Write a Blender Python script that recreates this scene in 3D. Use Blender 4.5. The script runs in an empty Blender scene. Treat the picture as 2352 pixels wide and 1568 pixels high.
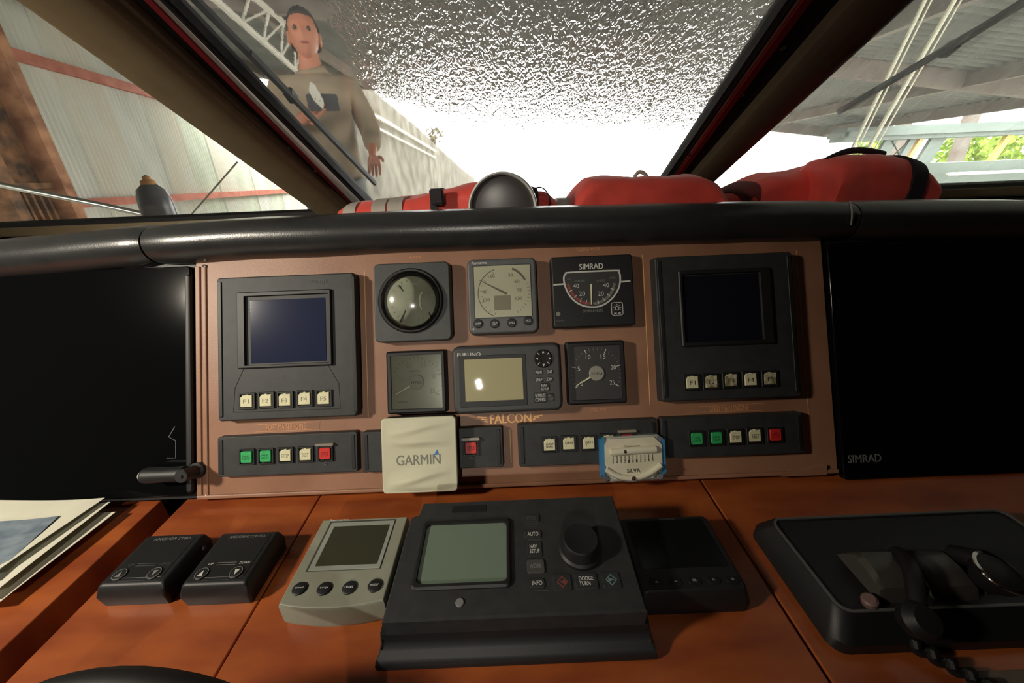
import bpy, bmesh, math, random
from mathutils import Vector, Matrix, noise
random.seed(7)
S = bpy.context.scene
COL = S.collection
R = math.radians
V = Vector

# ------------------------------------------------------------------ camera
F, CX, CY = 883.0, 1176.0, 784.0                 # focal length in pixels of the 2352x1568 frame
RHO, PITCH = R(2.35), R(22.97)
FWD = V((0, math.cos(PITCH), -math.sin(PITCH)))
UP0 = V((0, math.sin(PITCH), math.cos(PITCH)))
XA = V((1, 0, 0))
RT = math.cos(RHO) * XA - math.sin(RHO) * UP0
UP = math.sin(RHO) * XA + math.cos(RHO) * UP0
cam = bpy.data.cameras.new('camera')
cam.sensor_width = 36
cam.lens = F / 2352 * 36
cam.clip_start = 0.01
cam.clip_end = 300
co = bpy.data.objects.new('camera', cam)
COL.objects.link(co)
m = Matrix((RT, UP, -FWD)).transposed().to_4x4()
co.matrix_world = m
S.camera = co

# ------------------------------------------------------------------ world, lamps, exposure
W = bpy.data.worlds.new('overcast')
S.world = W
W.use_nodes = True
bg = W.node_tree.nodes['Background']
bg.inputs[0].default_value = (1.0, 0.99, 0.96, 1)
bg.inputs[1].default_value = 8.5


def lamp(kind, loc, target, energy, color, **kw):
    l = bpy.data.lights.new('cabin_lamp', kind)
    l.energy = energy
    l.color = color
    for k, v in kw.items():
        setattr(l, k, v)
    o = bpy.data.objects.new('cabin_lamp', l)
    COL.objects.link(o)
    o.location = loc
    o.rotation_euler = (V(target) - V(loc)).to_track_quat('-Z', 'Y').to_euler()
    return o


# recessed ceiling spot behind the helm, and a ceiling dome lamp to the left of the helm
for y_ in (-1.38, -1.46):
    lamp('SPOT', (-0.235, y_, 0.47), (-0.34, 0.45, -0.30), 19, (1.0, 0.93, 0.81), spot_size=R(42), spot_blend=1.0, shadow_soft_size=0.012)
lamp('SPOT', (-1.12, -0.14, 0.36), (-0.74, 0.36, -0.32), 56, (1.0, 0.90, 0.74), spot_size=R(116), spot_blend=1.0, shadow_soft_size=0.06)
S.view_settings.view_transform = 'Standard'
S.view_settings.look = 'None'
S.view_settings.exposure = 0.0
S.view_settings.gamma = 1.0
S.view_settings.use_curve_mapping = False


# ------------------------------------------------------------------ frames: a ray of the photograph met with a real surface
def ray(px, py):
    return FWD + RT * ((px - CX) / F) - UP * ((py - CY) / F)


class Frame:
    def __init__(s, o, u, v):
        s.o, s.u, s.v = V(o), V(u).normalized(), V(v).normalized()
        s.n = s.u.cross(s.v).normalized()

    def at(s, px, py, h=0.0):
        d = ray(px, py)
        t = (s.o + s.n * h).dot(s.n) / d.dot(s.n)
        q = d * t - s.o
        return V((q.dot(s.u), q.dot(s.v)))

    def world(s, px, py, h=0.0):
        a = s.at(px, py, h)
        return s.o + s.u * a.x + s.v * a.y + s.n * h

    def mat(s, a=0, b=0, c=0):
        M = Matrix((s.u, s.v, s.n)).transposed().to_4x4()
        M.translation = s.o + s.u * a + s.v * b + s.n * c
        return M


LEAN = R(25.2)
PAN = Frame(FWD * 0.59, (1, 0, 0), (0, math.sin(LEAN), math.cos(LEAN)))       # instrument fascia
ZC = -0.437
CON = Frame((0, 0, ZC), (1, 0, 0), (0, 1, 0))                                # console top
RAKE = R(32)
WS = Frame((0, 1.15, -0.07), (1, 0, 0), (0, -math.cos(RAKE), math.sin(RAKE)))  # windscreen: u across, v up the glass, n = outwards? (see below)
WIN = WS.n                                                                  # u x v
def XZ(y):
    return Frame((0, y, 0), (1, 0, 0), (0, 0, 1))


# ------------------------------------------------------------------ materials
MATS = {}


def srgb(c):
    return tuple(((x / 255) / 12.92 if x <= 10 else (((x / 255) + 0.055) / 1.055) ** 2.4) for x in c)


def mat(name, rgb=(128, 128, 128), rough=0.5, metal=0.0, var=0.0, scale=20, bump=0.0, bscale=200, coat=0.0, spec=0.5, rgb2=None, stretch=(1, 1, 1), detail=4, trans=0.0, sheen=0.0):
    if name in MATS:
        return MATS[name]
    m = bpy.data.materials.new(name)
    m.use_nodes = True
    nt = m.node_tree
    b = nt.nodes['Principled BSDF']
    c = srgb(rgb)
    b.inputs['Base Color'].default_value = (*c, 1)
    b.inputs['Roughness'].default_value = rough
    b.inputs['Metallic'].default_value = metal
    b.inputs['Specular IOR Level'].default_value = spec
    b.inputs['Coat Weight'].default_value = coat
    b.inputs['Coat Roughness'].default_value = 0.12
    b.inputs['Transmission Weight'].default_value = trans
    b.inputs['Sheen Weight'].default_value = sheen
    tc = nt.nodes.new('ShaderNodeTexCoord')
    mp = nt.nodes.new('ShaderNodeMapping')
    mp.inputs['Scale'].default_value = stretch
    nt.links.new(tc.outputs['Object'], mp.inputs[0])
    if var or rgb2:
        n = nt.nodes.new('ShaderNodeTexNoise')
        n.inputs['Scale'].default_value = scale
        n.inputs['Detail'].default_value = detail
        nt.links.new(mp.outputs[0], n.inputs['Vector'])
        r = nt.nodes.new('ShaderNodeValToRGB')
        r.color_ramp.elements[0].position = 0.35
        r.color_ramp.elements[1].position = 0.66
        c2 = srgb(rgb2) if rgb2 else tuple(x * (1 - var) for x in c)
        r.color_ramp.elements[0].color = (*c2, 1)
        r.color_ramp.elements[1].color = (*(c if rgb2 else tuple(min(1, x * (1 + var)) for x in c)), 1)
        nt.links.new(n.outputs['Fac'], r.inputs[0])
        nt.links.new(r.outputs[0], b.inputs['Base Color'])
    if bump:
        n2 = nt.nodes.new('ShaderNodeTexNoise')
        n2.inputs['Scale'].default_value = bscale
        n2.inputs['Detail'].default_value = 3
        nt.links.new(mp.outputs[0], n2.inputs['Vector'])
        bp = nt.nodes.new('ShaderNodeBump')
        bp.inputs['Strength'].default_value = bump
        bp.inputs['Distance'].default_value = 0.002
        nt.links.new(n2.outputs['Fac'], bp.inputs['Height'])
        nt.links.new(bp.outputs[0], b.inputs['Normal'])
    MATS[name] = m
    return m


fascia_m = mat('fascia_wood', (160, 118, 93), 0.44, scale=9, bump=0.15, bscale=900, rgb2=(144, 102, 78))
console_m = mat('console_mahogany', (170, 90, 42), 0.33, rgb2=(134, 62, 32), scale=7, stretch=(1, 3, 1), bump=0.05, bscale=500, coat=0.25)
gold_m = mat('gold_print', (240, 184, 118), 0.45)
gold2_m = mat('gold_print_faint', (210, 148, 104), 0.5)
black_m = mat('black_plastic', (46, 48, 49), 0.55, var=0.15, scale=60, bump=0.12, bscale=1500)
blackd_m = mat('black_plastic_dark', (26, 27, 29), 0.5, bump=0.05, bscale=900)
void_m = mat('black_recess', (8, 8, 9), 0.7)
gloss_m = mat('black_gloss', (11, 12, 13), 0.08, spec=0.3)
vinyl_m = mat('black_vinyl', (46, 47, 48), 0.3, spec=0.7, bump=0.08, bscale=500, var=0.1, scale=30)
grey_m = mat('grey_plastic', (92, 94, 95), 0.5, var=0.08, scale=80)
ray_m = mat('pale_grey_plastic', (142, 144, 128), 0.5, var=0.06, scale=40)
lcd_m = mat('lcd_olive', (176, 176, 152), 0.3, spec=0.5, var=0.06, scale=15)
lcdt_m = mat('lcd_segment', (94, 92, 78), 0.5)
lcdt2_m = mat('lcd_faint_segment', (122, 120, 100), 0.5)
navy_m = mat('screen_navy', (40, 46, 70), 0.12, spec=0.5)
navyd_m = mat('screen_navy_dark', (22, 24, 34), 0.12, spec=0.5)
furuno_m = mat('screen_khaki', (180, 174, 138), 0.02, spec=0.6)
green_m = mat('screen_green', (112, 128, 112), 0.05, spec=1.0)
raylcd_m = mat('screen_dark_olive', (62, 62, 48), 0.12, spec=0.5)
white_m = mat('white_print', (205, 205, 200), 0.6)
dim_m = mat('dim_print', (120, 120, 118), 0.6)
dimmer_m = mat('dimmer_print', (74, 76, 76), 0.6)
key_m = mat('ivory_key', (222, 218, 180), 0.45, var=0.06, scale=120)
keyd_m = mat('ivory_key_worn', (206, 200, 166), 0.5, rgb2=(120, 108, 78), scale=160)
keyg_m = mat('green_key', (52, 172, 98), 0.45, var=0.1, scale=150)
keyr_m = mat('red_key', (208, 44, 40), 0.45, var=0.1, scale=150)
ink_m = mat('dark_ink', (60, 58, 52), 0.7)
inkf_m = mat('faint_ink', (140, 138, 118), 0.7)
inkg_m = mat('green_ink', (30, 110, 62), 0.7)
inkr_m = mat('red_ink', (140, 22, 22), 0.7)
garmin_m = mat('cover_white', (206, 204, 178), 0.55, var=0.03, scale=25)
garmint_m = mat('cover_print', (128, 128, 118), 0.6)
blue_m = mat('blue_print', (58, 124, 190), 0.5)
bluep_m = mat('blue_plastic', (60, 128, 176), 0.4)
cream_m = mat('cream_plate', (214, 208, 184), 0.45, var=0.04, scale=60)
clear_m = mat('clear_acrylic', (222, 218, 196), 0.12)
steel_m = mat('steel', (190, 190, 184), 0.25, metal=1.0)
chrome_m = mat('chrome', (220, 220, 218), 0.12, metal=1.0)
dial_m = mat('dial_charcoal', (58, 58, 58), 0.5)
dialg_m = mat('dial_reflection_grey', (158, 152, 142), 0.22, spec=0.6, var=0.08, scale=30)  # dial colour lightened to hold the reflection in its glass
domeface_m = mat('compass_card', (158, 160, 142), 0.5, rgb2=(134, 136, 122), scale=25)
redband_m = mat('red_band', (140, 66, 62), 0.6)
greyband_m = mat('grey_band', (112, 116, 108), 0.6)
needle_m = mat('pale_needle', (226, 222, 190), 0.5)
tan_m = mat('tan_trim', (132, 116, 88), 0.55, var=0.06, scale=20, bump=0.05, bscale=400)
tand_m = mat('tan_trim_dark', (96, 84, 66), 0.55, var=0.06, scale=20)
rubber_m = mat('black_rubber', (20, 19, 20), 0.6)
redstrip_m = mat('dark_red_paint', (128, 34, 38), 0.35)
whitestrip_m = mat('white_paint', (238, 237, 230), 0.35)
jacket_m = mat('orange_red_nylon', (238, 82, 70), 0.62, var=0.1, scale=18, bump=0.25, bscale=60, sheen=0.2)
reflect_m = mat('silver_reflective_tape', (176, 168, 158), 0.5, var=0.08, scale=40)
strap_m = mat('black_webbing', (38, 32, 38), 0.75, bump=0.2, bscale=700)
paper_m = mat('chart_paper', (214, 212, 194), 0.75, var=0.04, scale=12)
map_m = mat('chart_print', (128, 142, 152), 0.75, rgb2=(96, 110, 124), scale=28, stretch=(1, 2.5, 1))


def nodes(name):
    m = bpy.data.materials.new(name)
    m.use_nodes = True
    nt = m.node_tree
    for n in list(nt.nodes):
        if n.type != 'OUTPUT_MATERIAL':
            nt.nodes.remove(n)
    out = [n for n in nt.nodes][0]
    MATS[name] = m
    return m, nt, out


def film_glass(name, film, gloss_rough=0.02, tint=(0.93, 0.95, 0.93), streak=(30, 8, 30)):
    """thin window glass with a dusty film on it: transparent + translucent dust + fresnel gloss"""
    m, nt, out = nodes(name)
    N = nt.nodes.new
    tr = N('ShaderNodeBsdfTransparent')
    tr.inputs[0].default_value = (*tint, 1)
    tl = N('ShaderNodeBsdfTranslucent')
    tl.inputs[0].default_value = (0.80, 0.83, 0.80, 1)
    gl = N('ShaderNodeBsdfGlossy')
    gl.inputs['Roughness'].default_value = gloss_rough
    tc = N('ShaderNodeTexCoord')
    mp = N('ShaderNodeMapping')
    mp.inputs['Scale'].default_value = streak
    n = N('ShaderNodeTexNoise')
    n.inputs['Scale'].default_value = 1.0
    n.inputs['Detail'].default_value = 6
    nt.links.new(tc.outputs['Object'], mp.inputs[0])
    nt.links.new(mp.outputs[0], n.inputs['Vector'])
    mr = N('ShaderNodeMapRange')
    mr.inputs['From Min'].default_value = 0.3
    mr.inputs['From Max'].default_value = 0.75
    mr.inputs['To Min'].default_value = film * 0.8
    mr.inputs['To Max'].default_value = film * 1.3
    nt.links.new(n.outputs['Fac'], mr.inputs[0])
    a = N('ShaderNodeMixShader')
    nt.links.new(mr.outputs[0], a.inputs[0])
    nt.links.new(tr.outputs[0], a.inputs[1])
    nt.links.new(tl.outputs[0], a.inputs[2])
    fr = N('ShaderNodeFresnel')
    fr.inputs[0].default_value = 1.3
    b = N('ShaderNodeMixShader')
    nt.links.new(fr.outputs[0], b.inputs[0])
    nt.links.new(a.outputs[0], b.inputs[1])
    nt.links.new(gl.outputs[0], b.inputs[2])
    nt.links.new(b.outputs[0], out.inputs[0])
    return m


def wet_glass(name):
    """outer face of the windscreen: refracting glass wrinkled by standing water, flat towards the left end"""
    m, nt, out = nodes(name)
    N = nt.nodes.new
    tc = N('ShaderNodeTexCoord')
    sep = N('ShaderNodeSeparateXYZ')
    nt.links.new(tc.outputs['Object'], sep.inputs[0])
    mp = N('ShaderNodeMapping')
    mp.inputs['Scale'].default_value = (1.0, 0.55, 1.0)
    nt.links.new(tc.outputs['Object'], mp.inputs[0])
    n = N('ShaderNodeTexNoise')
    n.inputs['Scale'].default_value = 165
    n.inputs['Detail'].default_value = 1.5
    n.inputs['Distortion'].default_value = 1.2
    nt.links.new(mp.outputs[0], n.inputs['Vector'])
    # wet area: starts beside the left third, irregular edge
    n2 = N('ShaderNodeTexNoise')
    n2.inputs['Scale'].default_value = 9
    nt.links.new(tc.outputs['Object'], n2.inputs['Vector'])
    sh = N('ShaderNodeMath')
    sh.operation = 'SUBTRACT'
    sh.inputs[1].default_value = 0.43
    nt.links.new(sep.outputs['Y'], sh.inputs[0])
    mn = N('ShaderNodeMath')
    mn.operation = 'MINIMUM'
    mn.inputs[1].default_value = 0.0
    nt.links.new(sh.outputs[0], mn.inputs[0])
    ax = N('ShaderNodeMath')
    ax.operation = 'MULTIPLY_ADD'
    ax.inputs[1].default_value = 1.2
    nt.links.new(mn.outputs[0], ax.inputs[0])
    nt.links.new(sep.outputs['X'], ax.inputs[2])
    ad = N('ShaderNodeMath')
    ad.operation = 'MULTIPLY_ADD'
    ad.inputs[1].default_value = 0.16
    nt.links.new(n2.outputs['Fac'], ad.inputs[0])
    nt.links.new(ax.outputs[0], ad.inputs[2])
    mr = N('ShaderNodeMapRange')
    mr.inputs['From Min'].default_value = -0.17
    mr.inputs['From Max'].default_value = -0.12
    mr.inputs['To Min'].default_value = 0.008
    mr.inputs['To Max'].default_value = 1.0
    nt.links.new(ad.outputs[0], mr.inputs[0])
    av = N('ShaderNodeMath')
    av.operation = 'MULTIPLY_ADD'
    av.inputs[1].default_value = 0.18
    nt.links.new(n2.outputs['Fac'], av.inputs[0])
    nt.links.new(sep.outputs['Y'], av.inputs[2])
    mv = N('ShaderNodeMapRange')
    mv.inputs['From Min'].default_value = 0.365
    mv.inputs['From Max'].default_value = 0.425
    mv.inputs['To Min'].default_value = 0.008
    mv.inputs['To Max'].default_value = 1.0
    nt.links.new(av.outputs[0], mv.inputs[0])
    mm = N('ShaderNodeMath')
    mm.operation = 'MULTIPLY'
    nt.links.new(mr.outputs[0], mm.inputs[0])
    nt.links.new(mv.outputs[0], mm.inputs[1])
    mr = mm
    bp = N('ShaderNodeBump')
    bp.inputs['Distance'].default_value = 0.0021
    nt.links.new(mr.outputs[0], bp.inputs['Strength'])
    nt.links.new(n.outputs['Fac'], bp.inputs['Height'])
    g = N('ShaderNodeBsdfGlass')
    g.inputs['IOR'].default_value = 1.4
    g.inputs['Roughness'].default_value = 0.03
    nt.links.new(bp.outputs[0], g.inputs['Normal'])
    nt.links.new(g.outputs[0], out.inputs[0])
    return m


def inner_glass(name, film):
    m, nt, out = nodes(name)
    N = nt.nodes.new
    g = N('ShaderNodeBsdfGlass')
    g.inputs['IOR'].default_value = 1.4
    g.inputs['Roughness'].default_value = 0.0
    tl = N('ShaderNodeBsdfTranslucent')
    tl.inputs[0].default_value = (0.8, 0.84, 0.82, 1)
    a = N('ShaderNodeMixShader')
    a.inputs[0].default_value = film
    nt.links.new(g.outputs[0], a.inputs[1])
    nt.links.new(tl.outputs[0], a.inputs[2])
    nt.links.new(a.outputs[0], out.inputs[0])
    return m


def rust(name, base, spots, scale, thr=0.5, rough=0.8):
    m = mat(name, base, rough, rgb2=spots, scale=scale, bump=0.4, bscale=scale * 4, detail=8)
    return m


# ------------------------------------------------------------------ mesh helpers
def mesh_obj(name, bm, material, parent=None, smooth=False, mats=None):
    bmesh.ops.recalc_face_normals(bm, faces=bm.faces[:])
    me = bpy.data.meshes.new(name)
    bm.to_mesh(me)
    bm.free()
    for mm in (mats or [material]):
        me.materials.append(mm)
    if smooth:
        me.polygons.foreach_set('use_smooth', [True] * len(me.polygons))
        if smooth != 'all':
            me.set_sharp_from_angle(angle=R(38))
    o = bpy.data.objects.new(name, me)
    COL.objects.link(o)
    if parent:
        o.parent = parent
    if smooth and smooth != 'all':
        wn_ = o.modifiers.new('flat_faces', 'WEIGHTED_NORMAL')
        wn_.keep_sharp = True
        wn_.weight = 100
    return o


def thing(name, label, cat, M=None, group=None, kind=None):
    o = bpy.data.objects.new(name, None)
    o.empty_display_size = 0.02
    COL.objects.link(o)
    if M is not None:
        o.matrix_world = M
    tag(o, label, cat, group, kind)
    return o


def tag(o, label=None, cat=None, group=None, kind=None):
    if label:
        o['label'] = label
    if cat:
        o['category'] = cat
    if group:
        o['group'] = group
    if kind:
        o['kind'] = kind
    return o


def outline(cx, cy, w, h, r, seg=4):
    r = max(min(r, w / 2 - 1e-5, h / 2 - 1e-5), 1e-5)
    pts = []
    for (sx, sy, a0) in ((1, 1, 0), (-1, 1, 90), (-1, -1, 180), (1, -1, 270)):
        for k in range(seg + 1):
            a = R(a0 + 90 * k / seg)
            pts.append((cx + sx * (w / 2 - r) + r * math.cos(a), cy + sy * (h / 2 - r) + r * math.sin(a)))
    return pts


def bridge(bm, a, b):
    n = len(a)
    for i in range(n):
        bm.faces.new((a[i], a[(i + 1) % n], b[(i + 1) % n], b[i]))


def ringv(bm, pts, z):
    return [bm.verts.new((p[0], p[1], z)) for p in pts]


def rb_bm(bm, cx, cy, w, h, z0, z1, r=0.002, bev=0.001, taper=0.0, seg=4):
    """rounded box: bottom (wider by taper), bevelled top"""
    a = ringv(bm, outline(cx, cy, w + 2 * taper, h + 2 * taper, r + taper, seg), z0)
    b = ringv(bm, outline(cx, cy, w, h, r, seg), z1 - bev)
    c = ringv(bm, outline(cx, cy, w - 0.6 * bev, h - 0.6 * bev, r, seg), z1 - 0.3 * bev)
    d = ringv(bm, outline(cx, cy, w - 2 * bev, h - 2 * bev, max(r - bev, 1e-4), seg), z1)
    bridge(bm, a, b)
    bridge(bm, b, c)
    bridge(bm, c, d)
    bm.faces.new(list(reversed(a)))
    bm.faces.new(d)


def rb(parent, name, material, cx, cy, w, h, z0, z1, r=0.002, bev=0.001, taper=0.0):
    bm = bmesh.new()
    rb_bm(bm, cx, cy, w, h, z0, z1, r, bev, taper)
    return mesh_obj(name, bm, material, parent, True)


def bezel(parent, name, material, cx, cy, w, h, iw, ih, z0, z1, r=0.002, ir=0.001, bev=0.001, zi=None, ic=None):
    """rounded frame with a rectangular hole; inner wall goes down to zi"""
    zi = z0 if zi is None else zi
    icx, icy = ic or (cx, cy)
    bm = bmesh.new()
    a = ringv(bm, outline(cx, cy, w, h, r), z0)
    b = ringv(bm, outline(cx, cy, w, h, r), z1 - bev)
    c = ringv(bm, outline(cx, cy, w - 2 * bev, h - 2 * bev, max(r - bev, 1e-4)), z1)
    d = ringv(bm, outline(icx, icy, iw, ih, ir), z1)
    e = ringv(bm, outline(icx, icy, iw * 0.985, ih * 0.985, ir), zi)
    bridge(bm, a, b)
    bridge(bm, b, c)
    bridge(bm, c, d)
    bridge(bm, d, e)
    bridge(bm, e, a)
    return mesh_obj(name, bm, material, parent, True)


def lathe_bm(bm, prof, seg=40, M=None):
    rings = []
    for (r, z) in prof:
        if r < 1e-6:
            rings.append([bm.verts.new((0, 0, z))])
        else:
            rings.append([bm.verts.new((r * math.cos(2 * math.pi * k / seg), r * math.sin(2 * math.pi * k / seg), z)) for k in range(seg)])
    vs = [v for rr in rings for v in rr]
    for a, b in zip(rings, rings[1:]):
        if len(a) == 1 and len(b) > 1:
            for k in range(seg):
                bm.faces.new((a[0], b[k], b[(k + 1) % seg]))
        elif len(b) == 1 and len(a) > 1:
            for k in range(seg):
                bm.faces.new((a[k], a[(k + 1) % seg], b[0]))
        elif len(a) > 1:
            bridge(bm, a, b)
    if M is not None:
        bmesh.ops.transform(bm, matrix=M, verts=vs)


def lathe(parent, name, material, prof, cx=0, cy=0, cz=0, seg=40, M=None):
    bm = bmesh.new()
    lathe_bm(bm, prof, seg, M)
    bmesh.ops.translate(bm, vec=(cx, cy, cz), verts=bm.verts[:])
    return mesh_obj(name, bm, material, parent, True)


def disc_prof(r, z0, z1, bev=0.0006):
    return [(0, z0), (r, z0), (r, z1 - bev), (r - bev, z1), (0, z1)]


def tube_bm(bm, pts, rad, seg=10, cap=True):
    pts = [V(p) for p in pts]
    rads = rad if isinstance(rad, (list, tuple)) else [rad] * len(pts)
    rings = []
    for i, p in enumerate(pts):
        a = pts[max(i - 1, 0)]
        b = pts[min(i + 1, len(pts) - 1)]
        t = (b - a).normalized()
        s = t.cross(V((0, 0, 1)))
        if s.length < 1e-3:
            s = t.cross(V((1, 0, 0)))
        s.normalize()
        q = t.cross(s)
        rings.append([bm.verts.new(p + (s * math.cos(2 * math.pi * k / seg) + q * math.sin(2 * math.pi * k / seg)) * rads[i]) for k in range(seg)])
    for a, b in zip(rings, rings[1:]):
        bridge(bm, a, b)
    if cap:
        bm.faces.new(rings[0])
        bm.faces.new(rings[-1])


def tube(parent, name, material, pts, rad, seg=10):
    bm = bmesh.new()
    tube_bm(bm, pts, rad, seg)
    return mesh_obj(name, bm, material, parent, True)


def smooth_path(pts, n=8):
    pts = [V(p) for p in pts]
    out = []
    for i in range(len(pts) - 1):
        p0, p1, p2, p3 = pts[max(i - 1, 0)], pts[i], pts[i + 1], pts[min(i + 2, len(pts) - 1)]
        for k in range(n):
            t = k / n
            out.append(0.5 * ((2 * p1) + (p2 - p0) * t + (2 * p0 - 5 * p1 + 4 * p2 - p3) * t * t + (3 * p1 - p0 - 3 * p2 + p3) * t ** 3))
    out.append(pts[-1])
    return out


def box_bm(bm, x0, x1, y0, y1, z0, z1, bev=0.0):
    r = bmesh.ops.create_cube(bm, size=1, matrix=Matrix.Translation(((x0 + x1) / 2, (y0 + y1) / 2, (z0 + z1) / 2)) @ Matrix.Diagonal((abs(x1 - x0), abs(y1 - y0), abs(z1 - z0), 1)))
    if bev:
        es = list({e for v in r['verts'] for e in v.link_edges})
        bmesh.ops.bevel(bm, geom=es, offset=bev, segments=2, affect='EDGES')


def box(parent, name, material, x0, x1, y0, y1, z0, z1, bev=0.0):
    bm = bmesh.new()
    box_bm(bm, x0, x1, y0, y1, z0, z1, bev)
    return mesh_obj(name, bm, material, parent, bool(bev))


def bar_bm(bm, a, b, w, d, up=V((0, 0, 1))):
    """rectangular bar from a to b"""
    a, b = V(a), V(b)
    t = (b - a).normalized()
    s = t.cross(up)
    if s.length < 1e-4:
        s = t.cross(V((1, 0, 0)))
    s.normalize()
    q = s.cross(t)
    rings = []
    for p in (a, b):
        rings.append([bm.verts.new(p + s * (sx * w / 2) + q * (sy * d / 2)) for sx, sy in ((-1, -1), (1, -1), (1, 1), (-1, 1))])
    bridge(bm, rings[0], rings[1])
    bm.faces.new(rings[0])
    bm.faces.new(rings[1])


def bar(parent, name, material, a, b, w, d, up=V((0, 0, 1))):
    bm = bmesh.new()
    bar_bm(bm, a, b, w, d, up)
    return mesh_obj(name, bm, material, parent)


def prism_bm(bm, pts, z0, z1):
    a = ringv(bm, pts, z0)
    b = ringv(bm, pts, z1)
    bridge(bm, a, b)
    bm.faces.new(a)
    bm.faces.new(b)


def prism(parent, name, material, pts, z0, z1):
    bm = bmesh.new()
    prism_bm(bm, pts, z0, z1)
    return mesh_obj(name, bm, material, parent)


def strip_bm(bm, pts, w, z0, z1, closed=False):
    """flat line of width w along 2-D points"""
    pts = [V(p[:2]) for p in pts]
    n = len(pts)
    L, Rr = [], []
    for i in range(n):
        a = pts[i - 1] if (i or closed) else pts[i]
        b = pts[(i + 1) % n] if (i < n - 1 or closed) else pts[i]
        t = (b - a)
        t.normalize()
        nn = V((-t.y, t.x)) * (w / 2)
        L.append(pts[i] + nn)
        Rr.append(pts[i] - nn)
    rng = range(n) if closed else range(n - 1)
    vl = [(bm.verts.new((p.x, p.y, z0)), bm.verts.new((p.x, p.y, z1))) for p in L]
    vr = [(bm.verts.new((p.x, p.y, z0)), bm.verts.new((p.x, p.y, z1))) for p in Rr]
    for i in rng:
        j = (i + 1) % n
        bm.faces.new((vl[i][1], vl[j][1], vr[j][1], vr[i][1]))
        bm.faces.new((vl[i][0], vl[j][0], vl[j][1], vl[i][1]))
        bm.faces.new((vr[i][0], vr[j][0], vr[j][1], vr[i][1]))


def strip(parent, name, material, pts, w, z0, z1, closed=False):
    bm = bmesh.new()
    strip_bm(bm, pts, w, z0, z1, closed)
    return mesh_obj(name, bm, material, parent)


TEXTS = []


def text(parent, body, cx, cy, w, h, z, material, bold=0.0, name='lettering', shear=0.0, rot=0.0):
    c = bpy.data.curves.new(name, 'FONT')
    c.body = body
    c.size = 0.01
    c.extrude = 0.00008
    c.shear = shear
    c.resolution_u = 3
    c.space_line = 0.85
    c.materials.append(material)
    o = bpy.data.objects.new(name, c)
    COL.objects.link(o)
    if parent:
        o.parent = parent
    TEXTS.append((o, cx, cy, w, h, z, bold))
    return o


class Dev:
    """a device mounted on a frame; pixel pairs of its face are turned into its own millimetre coordinates"""

    def __init__(s, fr, name, label, cat, p0, p1, h=0.0, group=None, base=0.0):
        a, b = fr.at(*p0, h), fr.at(*p1, h)
        s.fr = fr
        s.c = (a + b) / 2
        s.w, s.h = abs(b.x - a.x), abs(b.y - a.y)
        s.base = base
        s.root = thing(name, label, cat, fr.mat(s.c.x, s.c.y, base), group)

    def l(s, px, py, h=0.0):
        q = s.fr.at(px, py, h + s.base)
        return q - s.c

    def rect(s, p0, p1, h=0.0):
        a, b = s.l(*p0, h), s.l(*p1, h)
        return (a.x + b.x) / 2, (a.y + b.y) / 2, abs(b.x - a.x), abs(b.y - a.y)

    def rb(s, name, m, p0, p1, z0, z1, r=0.002, bev=0.001, parent=None, taper=0.0):
        return rb(parent or s.root, name, m, *s.rect(p0, p1, z1), z0, z1, r, bev, taper)

    def text(s, body, p0, p1, z, m, bold=0.0, parent=None, **k):
        return text(parent or s.root, body, *s.rect(p0, p1, z), z, m, bold, **k)


# ------------------------------------------------------------------ setting: cabin shell
def struct(name, bm, m, label=None, smooth=False):
    o = mesh_obj(name, bm, m, None, smooth)
    o['kind'] = 'structure'
    if label:
        o['label'] = label
        o['category'] = 'structure'
    return o


headliner_m = mat('cabin_headliner', (120, 108, 90), 0.8, var=0.05, scale=10)
cabinwall_m = mat('cabin_wall_wood', (74, 42, 26), 0.5, var=0.2, scale=6)
carpet_m = mat('cabin_carpet', (52, 46, 42), 0.95, var=0.2, scale=90)
bm = bmesh.new(); box_bm(bm, -2.1, 2.1, -3.0, 0.40, -1.50, -1.45); struct('floor', bm, carpet_m)
bm = bmesh.new(); box_bm(bm, -2.1, 2.1, -3.0, 0.36, 0.50, 0.56); struct('ceiling', bm, headliner_m)
bm = bmesh.new(); box_bm(bm, -2.1, 2.1, -3.06, -3.0, -1.5, 0.56); struct('wall_rear', bm, cabinwall_m)
for nm, x in (('wall_left', -2.1), ('wall_right', 2.04)):
    bm = bmesh.new()
    pts = [(-3.0, -1.5), (1.30, -1.5), (1.30, -0.16), (0.36, 0.43), (0.36, 0.56), (-3.0, 0.56)]
    a = [bm.verts.new((x, p[0], p[1])) for p in pts]
    b = [bm.verts.new((x + 0.06, p[0], p[1])) for p in pts]
    bridge(bm, a, b); bm.faces.new(a); bm.faces.new(b)
    struct(nm, bm, cabinwall_m)
bm = bmesh.new(); box_bm(bm, -2.04, 2.04, 0.40, 0.44, -1.45, ZC - 0.08); struct('wall_front', bm, cabinwall_m)

# ------------------------------------------------------------------ dashboard: fascia, console, padded roll, ledge
YP = lambda v: PAN.o.y + PAN.v.y * v
dash = thing('dashboard', 'wide red-brown wooden dashboard with black padded roll running along its top', 'dashboard', PAN.mat())
VB = PAN.at(1180, 1116).y                        # bottom of the fascia
rb(dash, 'fascia', fascia_m, 0, (VB + 0.165) / 2, 0.968, 0.165 - VB, -0.02, 0.0, 0.001, 0.0004)
rb(dash, 'side_fascia', blackd_m, -1.26, (VB + 0.15) / 2, 1.55, 0.15 - VB, -0.03, -0.004, 0.001, 0.0004)
rb(dash, 'side_fascia', blackd_m, 1.26, (VB + 0.15) / 2, 1.55, 0.15 - VB, -0.03, -0.004, 0.001, 0.0004)


def pl(px, py, h=0.0):
    return PAN.at(px, py, h)


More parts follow.
